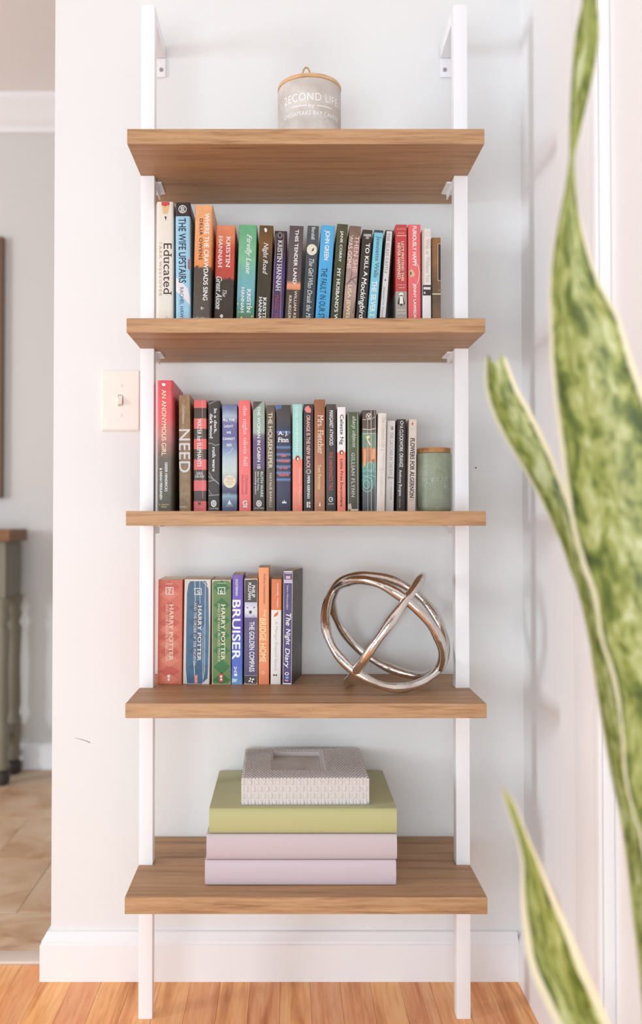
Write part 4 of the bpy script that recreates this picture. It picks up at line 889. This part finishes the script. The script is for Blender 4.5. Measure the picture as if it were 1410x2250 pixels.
for yy in (1090, 1340):
    tube(bm, [cyl(-52+110*k/20, zj_(yy)+wav(k/20)*1.2) for k in range(21)], .0007, 6)
def swirl(ac, yc, r0, d):
    P = []
    for k in range(22):
        t_ = k/21; a = d*(t_*1.6*2*PI); r_ = r0*(1-.75*t_); P.append(cyl(ac+math.degrees(r_/rj)*math.cos(a), zj_(yc)+r_*math.sin(a)))
    tube(bm, P, .0006, 6)
swirl(-14, 1500, .006, 1); swirl(6, 1520, .0055, -1); swirl(32, 1390, .005, 1)
build('flourish', bm, M_emb, cj, smooth=60)

# ------------------------------------------------------------------ light switch
p0 = at(222.5, 948, 0); p1 = at(310, 813.5, 0)
cxs, czs = (p0.x+p1.x)/2, (p0.z+p1.z)/2; ws, hs = p1.x-p0.x-.001, p1.z-p0.z
ls = empty('light_switch', (cxs, 0, czs), label='cream toggle light switch plate on the wall left of the bookshelf', cat='switch')
M_ivory = mat('ivory_plastic', (246, 238, 228), .3)
bm = bmesh.new()
rings = []
for o, y in ((0, -.0004), (0, -.0025), (.0035, -.006)):
    rings.append([bm.verts.new((sx*(ws/2-o), y, sz*(hs/2-o))) for sx, sz in ((-1, -1), (1, -1), (1, 1), (-1, 1))])
for a, b in zip(rings, rings[1:]):
    for i in range(4): bm.faces.new((a[i], a[(i+1) % 4], b[(i+1) % 4], b[i]))
bm.faces.new(rings[0][::-1])
# front with a slot
sw, shh = .0052, .0118
inn = [bm.verts.new((sx*sw, -.006, sz*shh)) for sx, sz in ((-1, -1), (1, -1), (1, 1), (-1, 1))]
deep = [bm.verts.new((sx*sw, -.002, sz*shh)) for sx, sz in ((-1, -1), (1, -1), (1, 1), (-1, 1))]
for i in range(4):
    bm.faces.new((rings[2][i], rings[2][(i+1) % 4], inn[(i+1) % 4], inn[i])); bm.faces.new((inn[i], inn[(i+1) % 4], deep[(i+1) % 4], deep[i]))
bm.faces.new(deep)
build('plate', bm, M_ivory, ls)
bm = bmesh.new(); prism(bm, [(-.003, .0095), (-.0065, .0098), (-.015, -.0042), (-.0125, -.0085), (-.0035, -.0095)], -.004, .004, 'x')
bmesh.ops.bevel(bm, geom=bm.edges[:], offset=.0005, segments=1, affect='EDGES')
build('toggle', bm, mat('ivory_toggle', (244, 234, 218), .3), ls)
for sz in (1, -1):
    bm = bmesh.new(); lathe(bm, [(.0032, 0), (.003, .0008), (.0016, .0012)], 0, 0, 16); box(bm, -.0004, .0004, -.0026, .0026, .0009, .0014)
    for v_ in bm.verts: v_.co = Vector((v_.co.x, -.006-v_.co.z, sz*.030+v_.co.y))
    build('screw', bm, M_ivory, ls, smooth=40)

# ------------------------------------------------------------------ next room: console table and picture
gt = mat('grey_green_paint', (136, 129, 112), .6); gk = mat('dark_iron', (58, 50, 46), .5)
tx1 = at(48, 1200, 1.44).x; ty0, ty1, tz = 1.27, 1.45, at(20, 1163, 1.3).z
tx0 = tx1-1.1
tb = empty('console_table', ((tx0+tx1)/2, (ty0+ty1)/2, 0), label='grey-green console table with a brown wood top in the next room', cat='table')
def tl_(o): o.parent = tb; o.matrix_parent_inverse = Matrix.Translation(-tb.location); return o
tl_(boxo('table_top', (tx0-.015, tx1+.015, ty0-.02, ty1+.005, tz-.042, tz), M_tabletop, bev=.004))
ap = tl_(boxo('apron', (tx0+.008, tx1-.008, ty0+.006, ty1-.006, tz-.24, tz-.043), gt))
dr = tl_(boxo('drawer', (tx1-.40, tx1-.07, ty0-.004, ty0+.005, tz-.215, tz-.07), gt, bev=.002))
bm = bmesh.new(); tube(bm, [(tx1-.30, ty0-.004, tz-.15), (tx1-.30, ty0-.022, tz-.165), (tx1-.2, ty0-.022, tz-.165), (tx1-.2, ty0-.004, tz-.15)], .005, 8)
h_ = build('handle', bm, gk, smooth=60); h_.parent = dr
tl_(boxo('lower_shelf', (tx0+.01, tx1-.01, ty0+.01, ty1-.01, .16, .185), gt, bev=.003))
for xx in (tx0+.022, tx1-.022):
    for yy in (ty0+.022, ty1-.022):
        bm = bmesh.new()
        lathe(bm, [(.02, .052), (.026, .07), (.02, .1), (.026, .14), (.026, .2), (.018, .22), (.024, .25), (.021, .4), (.026, tz-.36), (.017, tz-.34), (.027, tz-.31), (.021, tz-.285), (.027, tz-.262), (.027, tz-.241)], xx, yy, 20)
        lg = tl_(build('leg', bm, gt, smooth=40))
        bm = bmesh.new(); lathe(bm, [(.012, 0), (.026, .006), (.03, .025), (.024, .045), (.012, .0515)], xx, yy, 16)
        f_ = tl_(build('foot', bm, gk, smooth=50))
pr = at(6, 800, 1.47); zp1 = at(3, 521, 1.47).z; zp0 = at(3, 1094, 1.47).z
fr = empty('framed_picture', (pr.x-.3, 1.488, (zp0+zp1)/2), label='brown framed picture edge on the far wall of the next room', cat='picture')
bm = bmesh.new(); a_, b_ = .3, (zp1-zp0)/2
for dims in ((-a_, -a_+.04, -.025, 0, -b_, b_), (a_-.04, a_, -.025, 0, -b_, b_), (-a_+.04, a_-.04, -.025, 0, b_-.04, b_), (-a_+.04, a_-.04, -.025, 0, -b_, -b_+.04)): box(bm, *dims)
build('frame', bm, mat('dark_frame_wood', (112, 84, 62), .5), fr)
boxo('canvas', (-a_+.04, a_-.04, -.012, -.004, -b_+.04, b_-.04), mat('canvas_beige', (206, 194, 176), .8), fr)

# ------------------------------------------------------------------ snake plant
def leaf_material(name, rim0, sx, sy, shift):
    g = newmat(name, .42, spec=.45)
    uv = g.n('ShaderNodeUVMap').outputs[0]; sp = g.n('ShaderNodeSeparateXYZ'); g.l(uv, sp.inputs[0])
    mp = g.n('ShaderNodeMapping'); g.l(uv, mp.inputs[0]); mp.inputs['Scale'].default_value = (1.6*sx, 15*sy, 1)
    a = g.noise(mp.outputs[0], 2.2, 4, .65, .8)
    mp2 = g.n('ShaderNodeMapping'); g.l(uv, mp2.inputs[0]); mp2.inputs['Scale'].default_value = (5*sx, 34*sy, 1)
    b = g.noise(mp2.outputs[0], 1.5, 3, .6, 1.0)
    ed0 = g.math('ABSOLUTE', g.math('SUBTRACT', sp.outputs['X'], .5))
    f = g.math('ADD', g.math('MULTIPLY', a, .6), g.math('MULTIPLY', b, .4))
    f = g.math('SUBTRACT', f, g.math('MULTIPLY', g.math('POWER', g.math('MULTIPLY', ed0, 2.0), 3.0), .16))
    f = g.math('ADD', f, .035)
    body = g.ramp(f, [(.37+shift, (56, 72, 26)), (.45+shift, (98, 112, 42)), (.51+shift, (146, 152, 74)), (.57+shift, (176, 180, 112)), (.65+shift, (204, 208, 164))])
    ed = g.math('ABSOLUTE', g.math('SUBTRACT', sp.outputs['X'], .5))
    ed = g.math('ADD', ed, g.math('MULTIPLY', g.math('SUBTRACT', b, .5), .05))
    rim = g.ramp(ed, [(rim0, (0, 0, 0)), (rim0+.03, (255, 255, 255))])
    col = g.mix(rim, body, (234, 224, 192))
    return g.color(col)
M_leaf = leaf_material('snake_leaf_broad', .43, 1.0, .55, 0)
M_leaf2 = leaf_material('snake_leaf_narrow', .37, .8, .7, -.01)
M_leaf3 = leaf_material('snake_leaf_young', .33, 1.6, .35, .03)
px0 = at(1448, 2500, -.87)
XPOT, YPOT = .376, -.875; ZPOT = .255
pl = empty('snake_plant', (XPOT, YPOT, 0), label='tall variegated snake plant with cream-edged mottled leaves in the right foreground', cat='plant')
def leaf(spec, Y0, Y1, cup, notch=False, m=None, sub=6):
    """spec: (y, left x, right x) in photograph pixels from tip to base, laid on a sheet of real depth"""
    spec = sorted(spec); n = len(spec)
    def ev(t):
        t = t*(n-1); i = min(int(t), n-2); f = t-i
        p = [spec[max(0, min(n-1, i+k))] for k in (-1, 0, 1, 2)]
        return [.5*((2*p[1][q])+(-p[0][q]+p[2][q])*f+(2*p[0][q]-5*p[1][q]+4*p[2][q]-p[3][q])*f*f+(-p[0][q]+3*p[1][q]-3*p[2][q]+p[3][q])*f**3) for q in range(3)]
    rows_ = []; K = 8; N = (n-1)*sub
    bm = bmesh.new(); uvl = bm.loops.layers.uv.new('UVMap')
    F_, B_ = [], []; L = 0; prev = None; vv = []
    for j in range(N+1):
        t = j/N; y, xl, xr = ev(t); Yd = Y0+(Y1-Y0)*t
        a = at(xl, y, Yd); b = at(xr, y, Yd); c_ = (a+b)/2
        if prev is not None: L += (c_-prev).length
        prev = c_; vv.append(L)
        wid = (b-a).length; fr, bk = [], []
        for k in range(K+1):
            u = k/K; p = a.lerp(b, u)
            s_ = 2*u-1
            p = p+Vector((0, 1, 0))*(wid*cup*(1-s_*s_))
            if notch and j == 0: p = p+Vector((0, 0, .006*math.cos(s_*PI*1.5)*(-1)))
            th_ = .0028*(1-s_**4)+.0004
            fr.append(bm.verts.new(p)); bk.append(bm.verts.new(p+Vector((0, th_, 0))))
        F_.append(fr); B_.append(bk)
    def quad(vs, us):
        try: f = bm.faces.new(vs)
        except ValueError: return
        for lp, uv_ in zip(f.loops, us): lp[uvl].uv = uv_
    for j in range(N):
        for k in range(K):
            us = [(k/K, vv[j]), ((k+1)/K, vv[j]), ((k+1)/K, vv[j+1]), (k/K, vv[j+1])]
            quad([F_[j][k], F_[j][k+1], F_[j+1][k+1], F_[j+1][k]], us)
            quad([B_[j][k], B_[j+1][k], B_[j+1][k+1], B_[j][k+1]], [us[0], us[3], us[2], us[1]])
        for k, uu in ((0, 0), (K, 1)):
            quad([F_[j][k], F_[j+1][k], B_[j+1][k], B_[j][k]], [(uu, vv[j]), (uu, vv[j+1]), (uu, vv[j+1]), (uu, vv[j])])
    for j in (0, N):
        for k in range(K): quad([F_[j][k], F_[j][k+1], B_[j][k+1], B_[j][k]], [(k/K, vv[j])]*4)
    o = build('leaf', bm, m or M_leaf, smooth=60)
    o.parent = pl; o.matrix_parent_inverse = Matrix.Translation(-pl.location); return o
leaf([(-230, 1300, 1304), (-120, 1282, 1314), (-50, 1274, 1318), (0, 1278, 1313), (72, 1263, 1318), (145, 1256, 1309), (217, 1252, 1293), (290, 1250, 1276), (345, 1250, 1263), (390, 1244, 1264), (434, 1236, 1268), (480, 1226, 1275), (540, 1215, 1290),
      (600, 1208, 1310), (650, 1206, 1334), (700, 1207, 1362), (800, 1210, 1394), (900, 1220, 1430), (1000, 1233, 1455), (1100, 1246, 1475), (1200, 1267, 1488), (1300, 1302, 1497), (1400, 1318, 1503), (1500, 1349, 1506), (1610, 1364, 1508), (1710, 1372, 1508), (1790, 1391, 1506), (1850, 1409, 1504), (2000, 1424, 1498), (2200, 1432, 1490), (2400, 1440, 1482), (2620, 1448, 1478)], -.92, -.90, .22)
leaf([(790, 1066, 1112), (830, 1064, 1128), (860, 1067, 1141), (900, 1078, 1164), (950, 1100, 1190), (1000, 1130, 1213), (1050, 1160, 1232), (1100, 1187, 1250), (1150, 1211, 1264), (1200, 1233, 1276), (1250, 1250, 1284), (1300, 1268, 1303), (1400, 1291, 1326), (1500, 1306, 1352), (1600, 1322, 1372), (1700, 1340, 1386), (1800, 1361, 1404), (1900, 1375, 1420), (2000, 1386, 1430), (2100, 1398, 1440), (2300, 1416, 1450), (2620, 1436, 1458)], -.84, -.865, .2, True, M_leaf2)
leaf([(1729, 1100, 1103), (1760, 1108, 1128), (1800, 1121, 1145), (1850, 1137, 1165), (1900, 1145, 1188), (1950, 1144, 1209), (2000, 1145, 1232), (2050, 1149, 1255), (2100, 1156, 1276), (2150, 1172, 1297), (2200, 1194, 1321), (2250, 1219, 1341), (2330, 1268, 1372), (2450, 1340, 1410), (2620, 1416, 1450)], -.93, -.885, .18, False, M_leaf3)
leaf([(2290, 1508, 1512), (2330, 1496, 1524), (2420, 1484, 1520), (2620, 1474, 1500)], -.865, -.85, .2) if False else None
# pot with soil
M_pot = mat('white_glazed_pot', (238, 236, 234), .3)
build('pot', lathe(bmesh.new(), [(.066, 0), (.07, .004), (.082, ZPOT-.02), (.084, ZPOT), (.08, ZPOT), (.078, ZPOT-.03), (.02, ZPOT-.034)], 0, 0, 48), M_pot, pl, smooth=40)
g = newmat('soil', .95); v = g.coord('Object'); n = g.noise(v, 160, 4); g.bump(n, 1, .006)
M_soil = g.color(g.ramp(n, [(.3, (52, 38, 28)), (.7, (92, 70, 52))]))
build('soil', lathe(bmesh.new(), [(.0775, ZPOT-.0325), (.0775, ZPOT-.012), (.05, ZPOT-.008), (.01, ZPOT-.007)], 0, 0, 40), M_soil, pl, smooth=60)
